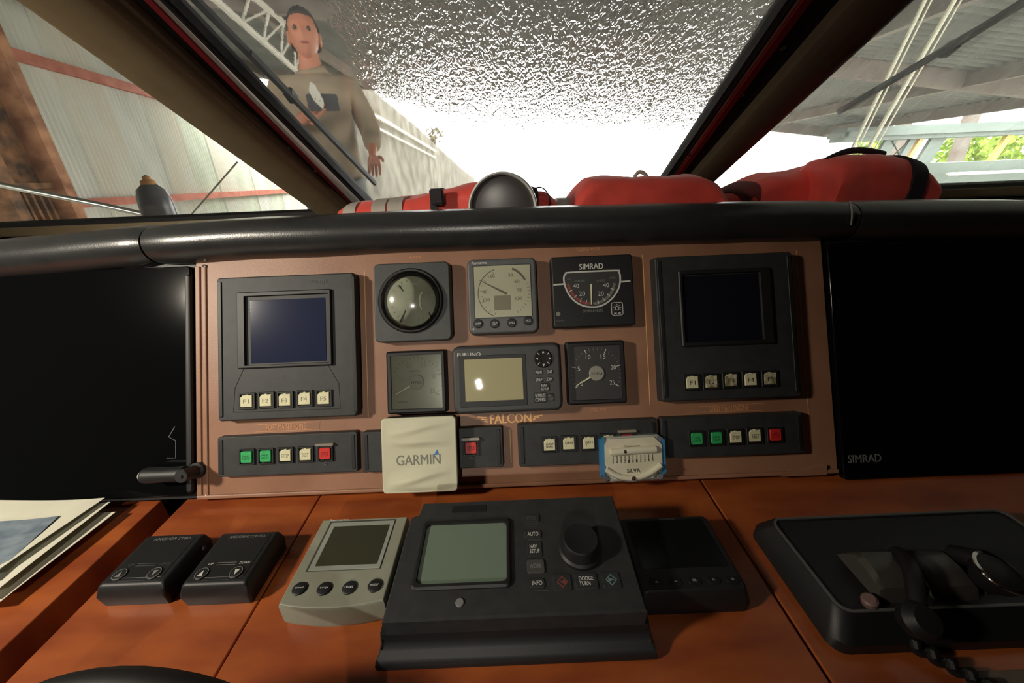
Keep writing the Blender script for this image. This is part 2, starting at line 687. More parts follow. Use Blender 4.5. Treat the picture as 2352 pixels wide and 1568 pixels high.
def gold(pts, w=0.0012, m=gold_m):
    return strip(dash, 'gold_line', m, [pl(*p) for p in pts], w, -0.0002, 0.0003)


gold([(837, 622), (846, 957)])
gold([(1476, 585), (1493, 930)])
gold([(1829, 575), (1862, 1010)], 0.0008, gold2_m)
gold([(1171, 985), (1174, 1062)])
gold([(474, 640), (480, 1130)], 0.0008, gold2_m)
# moulded hinge strip down the left edge of the fascia, with its two screws
a, b = pl(458, 612), pl(478, 1146)
bm = bmesh.new()
for dx, w in ((-0.007, 0.008), (0.003, 0.007)):
    rb_bm(bm, (a.x + b.x) / 2 + dx, (a.y + b.y) / 2, w, abs(a.y - b.y), 0, 0.0025, 0.001, 0.0018)
mesh_obj('hinge_strip', bm, fascia_m, dash, True)
for px, py in ((471, 612), (475, 1138), (1871, 1078)):
    q = pl(px, py)
    s = lathe(dash, 'screw', steel_m, [(0, 0), (0.0032, 0), (0.003, 0.0012), (0.0012, 0.0018), (0.001, 0.0008), (0, 0.0008)], q.x, q.y, 0.001, 16)
# lighter bevelled edge along the foot of the fascia
rb(dash, 'foot_bead', fascia_m, 0, VB + 0.003, 0.968, 0.006, 0, 0.004, 0.001, 0.002)
# printed lettering
def ptext(body, p0, p1, m, bold=0.0, **k):
    a, b = pl(*p0), pl(*p1)
    return text(dash, body, (a.x + b.x) / 2, (a.y + b.y) / 2, abs(b.x - a.x), abs(a.y - b.y), 0.0002, m, bold, **k)


ptext('FALCON', (1125, 952), (1221, 969), gold_m, 1.2)
for s in (-1, 1):
    for k in range(3):
        if s < 0:
            p = [(1097 + k * 8, 957 + k * 5), (1119 + k * 1.5, 959 + k * 5)]
        else:
            p = [(1246 - k * 8, 953 + k * 4), (1226 - k * 1.5, 956.5 + k * 4)]
        strip(dash, 'wing_mark', gold_m, [pl(*q) for q in p], 0.0017, 0, 0.0004)
ptext('PORT MAIN ENGINE', (612, 975), (702, 984), gold2_m, 0.4)
ptext('STBD MAIN ENGINE', (1630, 933), (1720, 942), gold2_m, 0.4)
ptext('PORT RPM', (940, 957), (975, 962), gold2_m)
ptext('STBD RPM', (1355, 938), (1392, 943), gold2_m)
ptext('ALARM', (940, 588), (966, 593), gold2_m)
ptext('RUDDER ANGLE', (1325, 570), (1378, 575), gold2_m)
for q in (((590, 975), (735, 968), (734, 985), (585, 992)), ((1604, 933), (1752, 926), (1753, 942), (1604, 946))):
    gold([q[0], q[1], q[2], q[3]], 0.0006, gold2_m)

# console (world coordinates kept under the dash empty by using its own thing)
cons = thing('console', 'flat mahogany helm console in three lids below the instrument fascia', 'console', CON.mat())
YB = PAN.world(1180, 1116).y
def slab(name, x0, x1, y0, y1, z1=0.0, m=console_m):
    return rb(cons, name, m, (x0 + x1) / 2, (y0 + y1) / 2, x1 - x0, y1 - y0, -0.045, z1, 0.003, 0.002)
slab('left_lid', -0.512, -0.3045, 0.190, YB + 0.012)
slab('centre_lid', -0.3030, 0.2790, 0.190, YB + 0.012, 0.0004)
slab('right_lid', 0.2820, 2.03, 0.085, YB + 0.012)
slab('left_wing', -2.03, -0.5515, 0.190, YB + 0.012)
rb(cons, 'slot_floor', void_m, -0.532, 0.35, 0.10, 0.62, -0.06, -0.035, 0.001, 0.0005)
box(cons, 'front_apron', console_m, -2.03, 0.282, 0.192, 0.210, -0.30, -0.046, 0.002)
box(cons, 'front_apron', console_m, 0.282, 2.03, 0.090, 0.110, -0.30, -0.046, 0.002)
bm = bmesh.new(); box_bm(bm, -2.03, 2.03, 0.51, 0.53, ZC - 0.10, ZC + 0.06); bmesh.ops.transform(bm, matrix=PAN.mat().inverted(), verts=bm.verts[:]); mesh_obj('back_board', bm, void_m, dash)
# small wooden wedge at the right foot of the fascia
prism(dash, 'corner_wedge', fascia_m, [pl(1790, 1092), pl(1893, 1088), pl(1893, 1066)], 0, 0.005)

# padded roll: swept D profile along the measured crown of the dash
prof = []
RIM = [(-420, 600), (0, 550), (120, 540), (250, 527), (341, 518.5), (345, 516.5), (500, 507), (800, 492), (1180, 478), (1500, 470), (1800, 464), (1953, 462), (1957, 462), (2150, 460), (2352, 460), (2800, 478)]
FX = XZ(0.615)


def roll_piece(i0, i1, label=None):
    st = []
    sub = RIM[i0:i1 + 1]
    for k, (px, py) in enumerate(sub):
        q = FX.world(px, py)
        st.append(q)
    # densify
    dense = []
    for a, b in zip(st, st[1:]):
        for t in range(4):
            dense.append(a.lerp(b, t / 4))
    dense.append(st[-1])
    bm = bmesh.new()
    rings = []
    n = len(dense)
    R1, R2 = 0.030, 0.031
    for k, q in enumerate(dense):
        e = min(k, n - 1 - k)
        sc = {0: 0.90, 1: 0.985}.get(e, 1.0)
        ring = []
        ztop = q.z
        zc = ztop - R1
        pr = []
        for j in range(15):                     # front half round from top to bottom
            a = R(100 + 170 * j / 14)
            rr = 1 + 0.02 * math.sin(3 * a)
            pr.append((math.cos(a) * 0.034 * rr, math.sin(a) * R2 * rr))
        pr.append((0.05, -0.030))
        pr.append((0.07, -0.012))
        pr.append((0.07, 0.022))
        pr.append((0.03, 0.030))
        wob = 0.0012 * noise.noise(V((q.x * 9, 3.1, 0)))
        for (dy, dz) in pr:
            ring.append(bm.verts.new((q.x, 0.617 + dy * sc + wob, zc + dz * sc + wob)))
        rings.append(ring)
    for a, b in zip(rings, rings[1:]):
        bridge(bm, a, b)
    bm.faces.new(rings[0])
    bm.faces.new(rings[-1])
    bmesh.ops.transform(bm, matrix=PAN.mat().inverted(), verts=bm.verts[:])
    o = mesh_obj('padded_roll', bm, vinyl_m, dash, True)
    return o


roll_piece(0, 4)
roll_piece(5, 11)
roll_piece(12, 15)
# ledge behind the roll, reaching the foot of the windscreen
bm = bmesh.new()
box_bm(bm, -2.04, 2.04, 0.66, 1.20, -0.125, -0.105)
bmesh.ops.transform(bm, matrix=PAN.mat().inverted(), verts=bm.verts[:])
mesh_obj('ledge', bm, mat('ledge_vinyl', (40, 36, 32), 0.7, var=0.1, scale=20), dash)
# pale seam where the right piece of the roll meets the middle one
q1, q2, q3 = FX.world(1945, 463), XZ(0.583).world(1957, 490), XZ(0.583).world(1955, 516)
tube(dash, 'seam_bead', mat('grey_bead', (150, 150, 146), 0.4), [PAN.mat().inverted() @ p for p in smooth_path([q1 + V((0, -0.006, 0.0005)), q2, q3], 6)], 0.0011, 6)

# ------------------------------------------------------------------ black glossy side screens
d = Dev(PAN, 'dark_screen', 'large black glossy screen left of the fascia, beyond the hinge strip', 'screen', (-260, 640), (446, 1136))
rb(d.root, 'panel', gloss_m, 0, 0, d.w, d.h, -0.004, 0.004, 0.006, 0.002)
a = d.l(437, 632); b = d.l(444, 1128)
rb(d.root, 'edge_bead', blackd_m, (a.x + b.x) / 2 + 0.001, (a.y + b.y) / 2, 0.009, a.y - b.y, 0.002, 0.009, 0.004, 0.003)
s = strip(d.root, 'scratch', dimmer_m, [d.l(407, 978), d.l(393, 1002), d.l(409, 1010), d.l(409, 1050), d.l(388, 1050)], 0.0014, 0.004, 0.0042)
d2 = Dev(PAN, 'latch_handle', 'short black cylindrical latch handle with pale round end at foot of left screen', 'handle', (315, 1080), (430, 1112))
y = d2.l(320, 1096, 0.03)
hb = thing  # noqa
Mx = Matrix.Rotation(R(90), 4, 'Y')
L = d2.l(420, 1092, 0.03).x - d2.l(326, 1096, 0.03).x
lathe(d2.root, 'grip', blackd_m, [(0, 0), (0.0105, 0), (0.0115, 0.004), (0.0105, L * 0.5), (0.0115, L), (0, L)], y.x, y.y, 0.022, 24, Mx)
tag(lathe(d2.root, 'end_cap', mat('pale_cap', (170, 172, 160), 0.5), [(0, -0.006), (0.006, -0.0055), (0.0072, -0.003), (0.0072, 0.0005), (0, 0.0005)], y.x, y.y, 0.022, 20, Mx), 'pale grey round end cap')
lathe(d2.root, 'mount', blackd_m, [(0, 0), (0.012, 0), (0.012, 0.008), (0.009, 0.01), (0.009, 0.034), (0, 0.034)], y.x + L + 0.004, y.y, 0.0, 20)
lathe(d2.root, 'screw', steel_m, disc_prof(0.003, 0.034, 0.036), y.x + L + 0.004, y.y, 0.0, 12)
d = Dev(PAN, 'dark_screen', 'large black glossy screen with grey maker lettering right of the fascia', 'screen', (1893, 560), (2620, 1072))
rb(d.root, 'panel', gloss_m, 0, 0, d.w, d.h, -0.004, 0.006, 0.006, 0.002)
d.text('SIMRAD', (1947, 1045), (2025, 1060), 0.0062, dim_m, 0.6)
a = d.l(1945, 563, 0.006); b = d.l(2245, 548, 0.006)
strip(d.root, 'edge_highlight', steel_m, [a, b], 0.0011, 0.006, 0.0066)  # steel strip laid in as the highlight on the panel's top edge

# ------------------------------------------------------------------ fascia instruments
KEYS = {}


def key(parent, cx, cy, z, m, legend=None, ink=ink_m, size=0.0172, notch=True, frame=True, fm=blackd_m):
    """square lit push button: dark collar, keycap with clipped corner and tab; legend is a sub-part"""
    bm = bmesh.new()
    s = size / 2
    if notch:
        pts = [(-s, -s), (s, -s), (s, s), (s * 0.3, s), (s * 0.25, s * 1.12), (-s * 0.1, s * 1.12), (-s * 0.2, s), (-s * 0.6, s), (-s, s * 0.62)]
    else:
        pts = outline(0, 0, size, size, 0.002)
    a = ringv(bm, [(cx + p[0], cy + p[1]) for p in pts], z)
    b = ringv(bm, [(cx + p[0], cy + p[1]) for p in pts], z + 0.0034)
    c = ringv(bm, [(cx + p[0] * 0.93, cy + p[1] * 0.93) for p in pts], z + 0.0040)
    bridge(bm, a, b); bridge(bm, b, c); bm.faces.new(a); bm.faces.new(c)
    o = mesh_obj('button', bm, m, parent)
    if frame:
        bm = bmesh.new()
        o2 = bezel(o, 'collar', fm, cx, cy, size * 1.42, size * 1.42, size * 1.16, size * 1.2, z, z + 0.003, 0.0012, 0.0008, 0.0005)
    if legend:
        text(o, legend, cx, cy - 0.0005, size * (0.5 if len(legend) < 3 else 0.66), size * (0.34 if '\n' not in legend else 0.42), z + 0.0041, ink, 0.1, name='legend')
    return o


# engine display, port
d = Dev(PAN, 'engine_display', 'black engine display with blue-grey screen and five clean ivory keys, left part of fascia', 'display', (497, 638), (820, 955), 0.018)
rb(d.root, 'housing', black_m, 0, 0, d.w, d.h, 0, 0.018, 0.004, 0.0025, 0.001)
a, b = d.l(808, 640, 0.02), d.l(818, 950, 0.02)
rb(d.root, 'side_rib', blackd_m, (a.x + b.x) / 2, 0, 0.006, d.h - 0.012, 0.017, 0.0195, 0.002, 0.001)
a = d.l(501, 640, 0.02)
rb(d.root, 'side_rib', blackd_m, -d.w / 2 + 0.005, 0, 0.006, d.h - 0.012, 0.017, 0.0195, 0.002, 0.001)
cx, cy, w, h = d.rect((545, 672), (765, 838), 0.02)
icx, icy, iw, ih = d.rect((560, 680), (757, 832), 0.022)
bezel(d.root, 'screen_bezel', blackd_m, cx, cy, w, h, iw, ih, 0.017, 0.023, 0.002, 0.001, 0.0015, 0.0181, (icx, icy))
d.rb('inner_frame', black_m, (562, 682), (757, 832), 0.0176, 0.0188, 0.001, 0.0006)
d.rb('screen', navy_m, (574, 690), (750, 828), 0.018, 0.0194, 0.001, 0.0004)
strip(d.root, 'panel_groove', void_m, [d.l(*p, 0.018) for p in ((562, 842), (540, 890), (536, 947), (782, 938), (778, 880), (752, 836))], 0.0009, 0.0178, 0.0183)
d.text('WARNING', (712, 644), (756, 651), 0.0182, dimmer_m)
for (px, py), t, mm in zip(((566, 921), (610, 919), (654, 918), (699, 915), (743, 914)), ('F1', 'F2', 'F3', 'F4', 'F5'), (key_m,) * 5):
    q = d.l(px, py, 0.021)
    key(d.root, q.x, q.y, 0.018, mm, t, inkf_m)

# engine display, starboard
d = Dev(PAN, 'engine_display', 'black engine display with dead dark screen and five stained ivory keys, right part of fascia', 'display', (1503, 590), (1842, 910), 0.018)
rb(d.root, 'housing', black_m, 0, 0, d.w, d.h, 0, 0.018, 0.004, 0.0025, 0.001)
for s in (-1, 1):
    rb(d.root, 'side_rib', blackd_m, s * (d.w / 2 - 0.006), 0, 0.006, d.h - 0.012, 0.017, 0.0195, 0.002, 0.001)
cx, cy, w, h = d.rect((1556, 622), (1778, 788), 0.02)
icx, icy, iw, ih = d.rect((1564, 630), (1756, 780), 0.022)
bezel(d.root, 'screen_bezel', blackd_m, cx, cy, w, h, iw, ih, 0.017, 0.023, 0.002, 0.001, 0.0015, 0.0181, (icx, icy))
d.rb('screen', navyd_m, (1566, 634), (1752, 780), 0.0176, 0.0194, 0.001, 0.0004)
for (px, py), t, mm in zip(((1590, 878), (1634, 876), (1679, 873), (1724, 871), (1769, 869)), ('F1', 'F2', 'F3', 'F4', 'F5'), (key_m, keyd_m, keyd_m, key_m, keyd_m)):
    q = d.l(px, py, 0.021)
    key(d.root, q.x, q.y, 0.018, mm, t, ink_m)

# domed compass repeater
d = Dev(PAN, 'compass_repeater', 'square charcoal instrument with round bulging glass dome, top left of centre', 'compass', (856, 606), (1038, 780), 0.02)
rb(d.root, 'housing', mat('charcoal_plastic', (66, 70, 69), 0.5, var=0.1, scale=40, bump=0.1, bscale=900), 0, 0, d.w, d.h, 0, 0.020, 0.008, 0.0025)
cc = d.l(943, 690, 0.022)
rr = 0.0465
lathe(d.root, 'bezel_ring', blackd_m, [(rr + 0.002, 0.0195), (rr + 0.0022, 0.022), (rr, 0.0245), (rr - 0.003, 0.0242), (rr - 0.004, 0.0205)], cc.x, cc.y, 0, 56)
lathe(d.root, 'inner_wall', blackd_m, [(rr - 0.002, 0.0215), (rr * 0.86, 0.0205), (0, 0.0205)], cc.x, cc.y, 0, 48)
card = lathe(d.root, 'card', domeface_m, [(0, 0.0205), (rr * 0.83, 0.0205), (rr * 0.81, 0.0225), (rr * 0.5, 0.0255), (0, 0.0270)], cc.x + 0.003, cc.y - 0.001, 0, 48)
for p in (((915, 655), (926, 668)), ((932, 712), (918, 740)), ((985, 718), (993, 733))):
    strip(d.root, 'card_spoke', blackd_m, [d.l(*q, 0.026) for q in p], 0.0016, 0.0215, 0.0262)
bm = bmesh.new()
for k in range(24):
    a = 2 * math.pi * k / 24
    strip_bm(bm, [(cc.x + 0.003 + math.cos(a) * rr * t, cc.y - 0.001 + math.sin(a) * rr * t) for t in (0.60, 0.70)], 0.0012, 0.0232, 0.0246)
mesh_obj('card_marks', bm, mat('pale_marks', (150, 150, 134), 0.5), d.root)
strip(d.root, 'lubber_arc', needle_m, [d.l(972 - 8 * math.sin(R(t)), 691 + 20 * math.cos(R(t)) * -1, 0.027) for t in range(10, 180, 17)], 0.0022, 0.0262, 0.0275)
text(d.root, 'COMP', *d.rect((946, 649), (959, 655), 0.026), 0.0254, white_m)
glassd, nt, out = nodes('dome_glass')
tr = nt.nodes.new('ShaderNodeBsdfTransparent'); tr.inputs[0].default_value = (0.93, 0.95, 0.9, 1)
gl = nt.nodes.new('ShaderNodeBsdfGlossy'); gl.inputs['Roughness'].default_value = 0.16
fr = nt.nodes.new('ShaderNodeFresnel'); fr.inputs[0].default_value = 1.55
mx = nt.nodes.new('ShaderNodeMixShader')
nt.links.new(fr.outputs[0], mx.inputs[0]); nt.links.new(tr.outputs[0], mx.inputs[1]); nt.links.new(gl.outputs[0], mx.inputs[2]); nt.links.new(mx.outputs[0], out.inputs[0])
lathe(d.root, 'glass_dome', glassd, [(0.0445 * math.cos(R(a)), 0.0225 + 0.022 * math.sin(R(a))) for a in range(0, 90, 6)] + [(0, 0.0445)], cc.x, cc.y, 0, 56)

# wind display (grey, LCD)
def lcd_case(d, m, rad=0.008):
    rb(d.root, 'case', m, 0, 0, d.w, d.h, 0, 0.022, rad, 0.004, 0.001)


d = Dev(PAN, 'wind_display', 'grey square display with olive needle dial and four round black buttons, top centre', 'display', (1071, 596), (1238, 762), 0.022)
lcd_case(d, grey_m)
bm = bmesh.new()
cx, cy, w, h = d.rect((1084, 610), (1224, 727), 0.0222)
rb(d.root, 'screen_surround', mat('grey_surround', (64, 66, 68), 0.45), cx, cy, w, h, 0.021, 0.0224, 0.002, 0.0005)
d.rb('lcd', lcd_m, (1088, 612), (1222, 725), 0.022, 0.0229, 0.001, 0.0003)
Z = 0.023
d.text('Raymarine', (1083, 601), (1118, 608), 0.0222, white_m, 0.4)
c0 = d.l(1160, 672, Z)
rad = d.l(1222, 672, Z).x - c0.x
arc = [(c0.x + rad * math.cos(R(a)), c0.y + rad * 0.95 * math.sin(R(a))) for a in range(112, 245, 6)]
strip(d.root, 'dial_arc', lcdt_m, arc, 0.0012, 0.0226, Z)
strip(d.root, 'dial_arc', lcdt_m, [(c0.x + rad * 0.86 * math.cos(R(a)), c0.y + rad * 0.95 * math.sin(R(a))) for a in range(28, 72, 6)], 0.0032, 0.0226, Z)
bm = bmesh.new()
for a in list(range(118, 246, 14)) + list(range(-60, 30, 9)):
    strip_bm(bm, [(c0.x + rad * t * math.cos(R(a)), c0.y + rad * 0.95 * t * math.sin(R(a))) for t in (0.84, 0.94)], 0.0009, 0.0226, Z)
mesh_obj('dial_ticks', bm, lcdt2_m, d.root)
a, b = d.l(1100, 643, Z), d.l(1163, 673, Z)
prism(d.root, 'needle', lcdt_m, [(a.x, a.y - 0.0004), (b.x - 0.001, b.y - 0.0022), (b.x + 0.001, b.y - 0.0012), (b.x + 0.0006, b.y + 0.001), (a.x, a.y + 0.0006)], 0.0226, 0.0232)
for t, p0, p1 in (('60', (1125, 630), (1136, 637)), ('30', (1167, 628), (1178, 635)), ('60', (1181, 642), (1193, 649)), ('90', (1188, 662), (1198, 669)), ('120', (1184, 681), (1198, 688)), ('90', (1108, 667), (1119, 674)), ('120', (1110, 685), (1125, 692))):
    d.text(t, p0, p1, Z, lcdt_m, 0.2)
d.rb('digit_window', lcdt2_m, (1134, 679), (1174, 711), 0.0226, Z, 0.0003, 0.0002)
for (px, py), t in zip(((1098, 743), (1136, 743), (1175, 741), (1213, 736)), ('DISP', 'TRUE\nAPP', 'VMG', 'TACK')):
    q = d.l(px, py, 0.024)
    bt = lathe(d.root, 'button', blackd_m, [(0, 0.0215), (0.0068, 0.0215), (0.0068, 0.0232), (0.006, 0.0242), (0, 0.0245)], q.x, q.y, 0, 24)
    text(bt, t, q.x, q.y, 0.0085, 0.003 if '\n' not in t else 0.0055, 0.0246, white_m, 0.1, name='legend')
q = d.l(1088, 756, 0.022)
lathe(d.root, 'cap_plug', mat('pale_cap', (170, 172, 160), 0.5), disc_prof(0.002, 0.0205, 0.0225), q.x, q.y, 0, 14)

# rudder angle indicator
d = Dev(PAN, 'rudder_indicator', 'black square rudder angle indicator with white D-shaped dial outline, top right of centre', 'gauge', (1265, 590), (1461, 746), 0.014)
rb(d.root, 'case', blackd_m, 0, 0, d.w, d.h, 0, 0.014, 0.004, 0.0025, 0.001)
d.text('SIMRAD', (1330, 606), (1386, 617), 0.0142, white_m, 1.0)
Z = 0.0143
D = [(1300, 628), (1310, 625.5), (1414, 621), (1421, 624), (1424, 632), (1424, 650), (1418, 668), (1407, 684), (1391, 697), (1374, 704), (1355, 705), (1337, 701), (1321, 692), (1308, 678), (1299, 660), (1295, 643), (1296, 633)]
outl = [d.l(*p, Z) for p in D]
sm = []
for p in smooth_path([V((q.x, q.y, 0)) for q in outl] + [V((outl[0].x, outl[0].y, 0))], 4)[:-1]:
    sm.append((p.x, p.y))
prism(d.root, 'dial_face', dial_m, sm, 0.0135, 0.0142)
strip(d.root, 'dial_outline', white_m, sm, 0.0024, 0.0136, 0.0148, True)
for p in (((1271, 654), (1295, 652)), ((1425, 647), (1448, 645))):
    strip(d.root, 'side_line', white_m, [d.l(*q, Z) for q in p], 0.0024, 0.0138, 0.0144)
pv = d.l(1358, 641, Z)
for a0, a1, mm, nm in ((186, 268, redband_m, 'red_band'), (272, 354, greyband_m, 'grey_band')):
    strip(d.root, nm, mm, [(pv.x + 0.0352 * math.cos(R(a)), pv.y - 0.001 + 0.0362 * math.sin(R(a))) for a in range(a0, a1 + 1, 6)], 0.0042, 0.0141, 0.01445)
bm = bmesh.new()
for a in (206, 224, 240, 255, 285, 300, 316, 334):
    strip_bm(bm, [(pv.x + t * math.cos(R(a)), pv.y - 0.001 + t * math.sin(R(a))) for t in (0.0315, 0.0375)], 0.0009, 0.0142, 0.0147)
mesh_obj('scale_ticks', bm, white_m, d.root)
a, b = d.l(1358, 652, Z), d.l(1358, 699, Z)
prism(d.root, 'needle', needle_m, [(a.x - 0.0013, a.y), (a.x + 0.0013, a.y), (b.x + 0.0005, b.y), (b.x - 0.0005, b.y)], 0.0142, 0.0152)
for t, p0, p1 in (('40', (1316, 652), (1330, 661)), ('20', (1330, 669), (1344, 679)), ('20', (1373, 669), (1387, 679)), ('40', (1385, 650), (1399, 659)), ('RUDDER', (1320, 643), (1344, 647)), ('ANGLE', (1370, 642), (1389, 646)), ('PORT', (1303, 639), (1312, 642)), ('STBD', (1401, 636), (1414, 640))):
    d.text(t, p0, p1, 0.0143, white_m if len(t) < 3 else dim_m)
d.text('SIMRAD RI35', (1339, 711), (1385, 716), 0.0142, dim_m)
cx, cy, w, h = d.rect((1403, 694), (1432, 724), Z)
dimmer = rb(d.root, 'dimmer_button', blackd_m, cx, cy, w, h, 0.013, 0.0146, 0.003, 0.0006)
strip(dimmer, 'button_outline', white_m, outline(cx, cy, w * 0.94, h * 0.94, 0.003), 0.0008, 0.0144, 0.0150, True)
bm = bmesh.new()
strip_bm(bm, [(cx + 0.003 * math.cos(R(a)), cy + 0.001 + 0.003 * math.sin(R(a))) for a in range(0, 360, 24)], 0.0009, 0.0144, 0.015, True)
for a in range(-30, 211, 40):
    strip_bm(bm, [(cx + t * math.cos(R(a)), cy + 0.001 + t * math.sin(R(a))) for t in (0.0044, 0.0062)], 0.0007, 0.0144, 0.015)
strip_bm(bm, [(cx - 0.005, cy - 0.0066), (cx - 0.001, cy - 0.0066)], 0.0014, 0.0144, 0.015)
strip_bm(bm, [(cx + 0.001, cy - 0.0066), (cx + 0.005, cy - 0.0066)], 0.0014, 0.0144, 0.015)
mesh_obj('lamp_symbol', bm, white_m, dimmer)
q = d.l(1283, 721, Z)
lathe(d.root, 'sensor', mat('grey_sensor', (128, 126, 116), 0.5), disc_prof(0.0036, 0.0135, 0.0150), q.x, q.y, 0, 18)
strip(d.root, 'print_line', dimmer_m, [d.l(1277, 737, Z), d.l(1297, 736, Z)], 0.0012, 0.0138, 0.0143)


# tachometers
def tach(label, p0, p1, hub, glassy):
    d = Dev(PAN, 'tachometer', label, 'gauge', p0, p1, 0.016)
    rb(d.root, 'case', blackd_m, 0, 0, d.w, d.h, 0, 0.012, 0.003, 0.002, 0.0008)
    bezel(d.root, 'bezel', blackd_m, 0, 0, d.w, d.h, d.w * 0.86, d.h * 0.87, 0.011, 0.017, 0.003, 0.0015, 0.0025, 0.0121)
    face = rb(d.root, 'dial', dialg_m if glassy else dial_m, 0, 0, d.w * 0.86, d.h * 0.87, 0.0115, 0.0128, 0.001, 0.0003)
    c = d.l(*hub, 0.0135)
    rad = 0.0375
    pm = mat('washed_print', (150, 146, 132), 0.6) if glassy else white_m  # left print dimmed as if washed out by the glass reflection
    bm = bmesh.new()
    bm2 = bmesh.new()
    for k in range(26):
        a = R(212 - 244 * k / 25)
        if k % 5 == 0:
            strip_bm(bm2, [(c.x + rad * t * math.cos(a), c.y + rad * t * math.sin(a)) for t in (0.86, 1.04)], 0.0012, 0.0126, 0.0131)
        else:
            strip_bm(bm, [(c.x + rad * t * math.cos(a), c.y + rad * t * math.sin(a)) for t in (0.92, 1.03)], 0.0007, 0.0126, 0.0131)
    mesh_obj('major_ticks', bm2, pm, d.root)
    mesh_obj('minor_ticks', bm, dim_m, d.root)
    for k, t in enumerate(('0', '5', '10', '15', '20', '25')):
        a = R(212 - 244 * k / 5)
        text(d.root, t, c.x + rad * 0.72 * math.cos(a), c.y + rad * 0.72 * math.sin(a), 0.0036 if len(t) < 2 else 0.0072, 0.0068, 0.0131, pm, 0.0)
    text(d.root, 'x100 1/min', c.x - 0.002, c.y + 0.0165, 0.015, 0.0024, 0.0131, dimmer_m)
    text(d.root, 'VDO', c.x - 0.022, c.y - 0.0285, 0.014, 0.0022, 0.0131, dimmer_m)
    a = R(209)
    n = V((-math.sin(a), math.cos(a)))
    dirv = V((math.cos(a), math.sin(a)))
    tip = c + dirv * rad * 0.97
    mid = c + dirv * 0.008
    prism(d.root, 'needle', needle_m, [mid + n * 0.0013, tip + n * 0.0004, tip - n * 0.0004, mid - n * 0.0013], 0.0136, 0.0148)
    hubo = lathe(d.root, 'hub', mat('hub_grey', (150, 148, 138), 0.5), [(0, 0.0126), (0.0112, 0.0126), (0.0112, 0.015), (0.0105, 0.0156), (0, 0.0156)], c.x, c.y, 0, 30)
    text(hubo, 'mtu', c.x, c.y, 0.0155, 0.0042, 0.0157, ink_m, 1.0, name='lettering')
    if glassy:
        rb(d.root, 'glass', glassd, 0, 0, d.w * 0.86, d.h * 0.87, 0.0160, 0.0163, 0.001, 0.0001)
    else:
        q = d.l(1430, 800, 0.0166)
        strip(d.root, 'glass_edge', mat('pale_edge', (110, 110, 104), 0.3), [d.l(1430, 797, 0.0166), d.l(1434, 906, 0.0166)], 0.0018, 0.0125, 0.0165)
    return d


tach('square black tachometer with greyed reflecting dial, just above the white square cover', (886, 808), (1027, 946), (957, 877), True)
tach('square black tachometer with dark dial marked 0 to 25, right of the khaki-screened display', (1300, 786), (1441, 925), (1370, 857), False)

# satellite compass display
d = Dev(PAN, 'compass_display', 'dark grey display with khaki screen and direction pad, between the two tachometers', 'display', (1037, 796), (1294, 942), 0.026)
rb(d.root, 'case', mat('slate_plastic', (62, 64, 64), 0.5, var=0.08, scale=60), 0, 0, d.w, d.h, 0, 0.026, 0.010, 0.005, 0.001)
d.rb('screen_surround', blackd_m, (1053, 818), (1212, 930), 0.025, 0.0268, 0.002, 0.0006)
d.rb('screen', furuno_m, (1066, 826), (1203, 917), 0.026, 0.0274, 0.001, 0.0003)
d.text('FURUNO', (1050, 811), (1104, 817), 0.0262, white_m, 0.8)
q = d.l(1248, 823, 0.028)
pad = lathe(d.root, 'direction_pad', void_m, [(0, 0.0255), (0.0135, 0.0255), (0.0135, 0.0275), (0.012, 0.029), (0.005, 0.0282), (0, 0.0282)], q.x, q.y, 0, 32)
bm = bmesh.new()
for k in range(8):
    a = R(45 * k)
    dv, nv = V((math.cos(a), math.sin(a))), V((-math.sin(a), math.cos(a)))
    c1, c2 = q + dv * 0.0118, q + dv * 0.0078
    w = 0.0016 if k % 2 == 0 else 0.0005
    prism_bm(bm, [c1, c2 + nv * w, c2 - nv * w] if k % 2 == 0 else [c1 + nv * w, c2 + nv * w, c2 - nv * w, c1 - nv * w], 0.0285, 0.0293)
mesh_obj('arrow_marks', bm, white_m, pad)
for t, p0, p1 in (('MENU', (1230, 851), (1245, 858)), ('ENT', (1256, 850), (1269, 857)), ('DISP', (1231, 868), (1246, 875)), ('DIM', (1257, 867), (1269, 874)), ('NAV\nSETUP', (1243, 882), (1261, 896)), ('SATELLITE\nCOMPASS', (1229, 905), (1254, 921)), ('BRILL\nCONT', (1259, 906), (1272, 919))):
    cx, cy, w, h = d.rect(p0, p1, 0.028)
    bt = rb(d.root, 'button', blackd_m, cx, cy, w * 1.25, h * 1.35, 0.0255, 0.0272, 0.002, 0.0006)
    text(bt, t, cx, cy, w, h, 0.0273, white_m if 'BRI' not in t else dim_m, 0.2, name='legend')


# alarm key strips
def keystrip(label, p0, p1, keys, group=None):
    d = Dev(PAN, 'key_strip', label, 'switch panel', p0, p1, 0.012)
    rb(d.root, 'housing', black_m, 0, 0, d.w, d.h, 0, 0.012, 0.003, 0.0015, 0.0008)
    for s in (-1, 1):
        rb(d.root, 'side_rib', blackd_m, s * (d.w / 2 - 0.006), 0, 0.005, d.h * 0.86, 0.011, 0.0135, 0.001, 0.001)
    for px, py, m, t, ink, cover in keys:
        q = d.l(px, py, 0.014)
        k = key(d.root, q.x, q.y, 0.012, m, t, ink, 0.0165, m in (key_m, keyd_m))
        if cover:
            a = d.l(px, py - 19, 0.018)
            box(k, 'guard_hinge', cover, q.x - 0.0135, q.x + 0.0135, q.y + 0.0115, q.y + 0.0150, 0.012, 0.0175, 0.0006)
            lathe(k, 'guard_latch', dim_m, [(0.0011, 0.0118), (0.0022, 0.0118), (0.0022, 0.0132), (0.0011, 0.0132)], q.x, q.y - 0.0155, 0, 14)
    return d


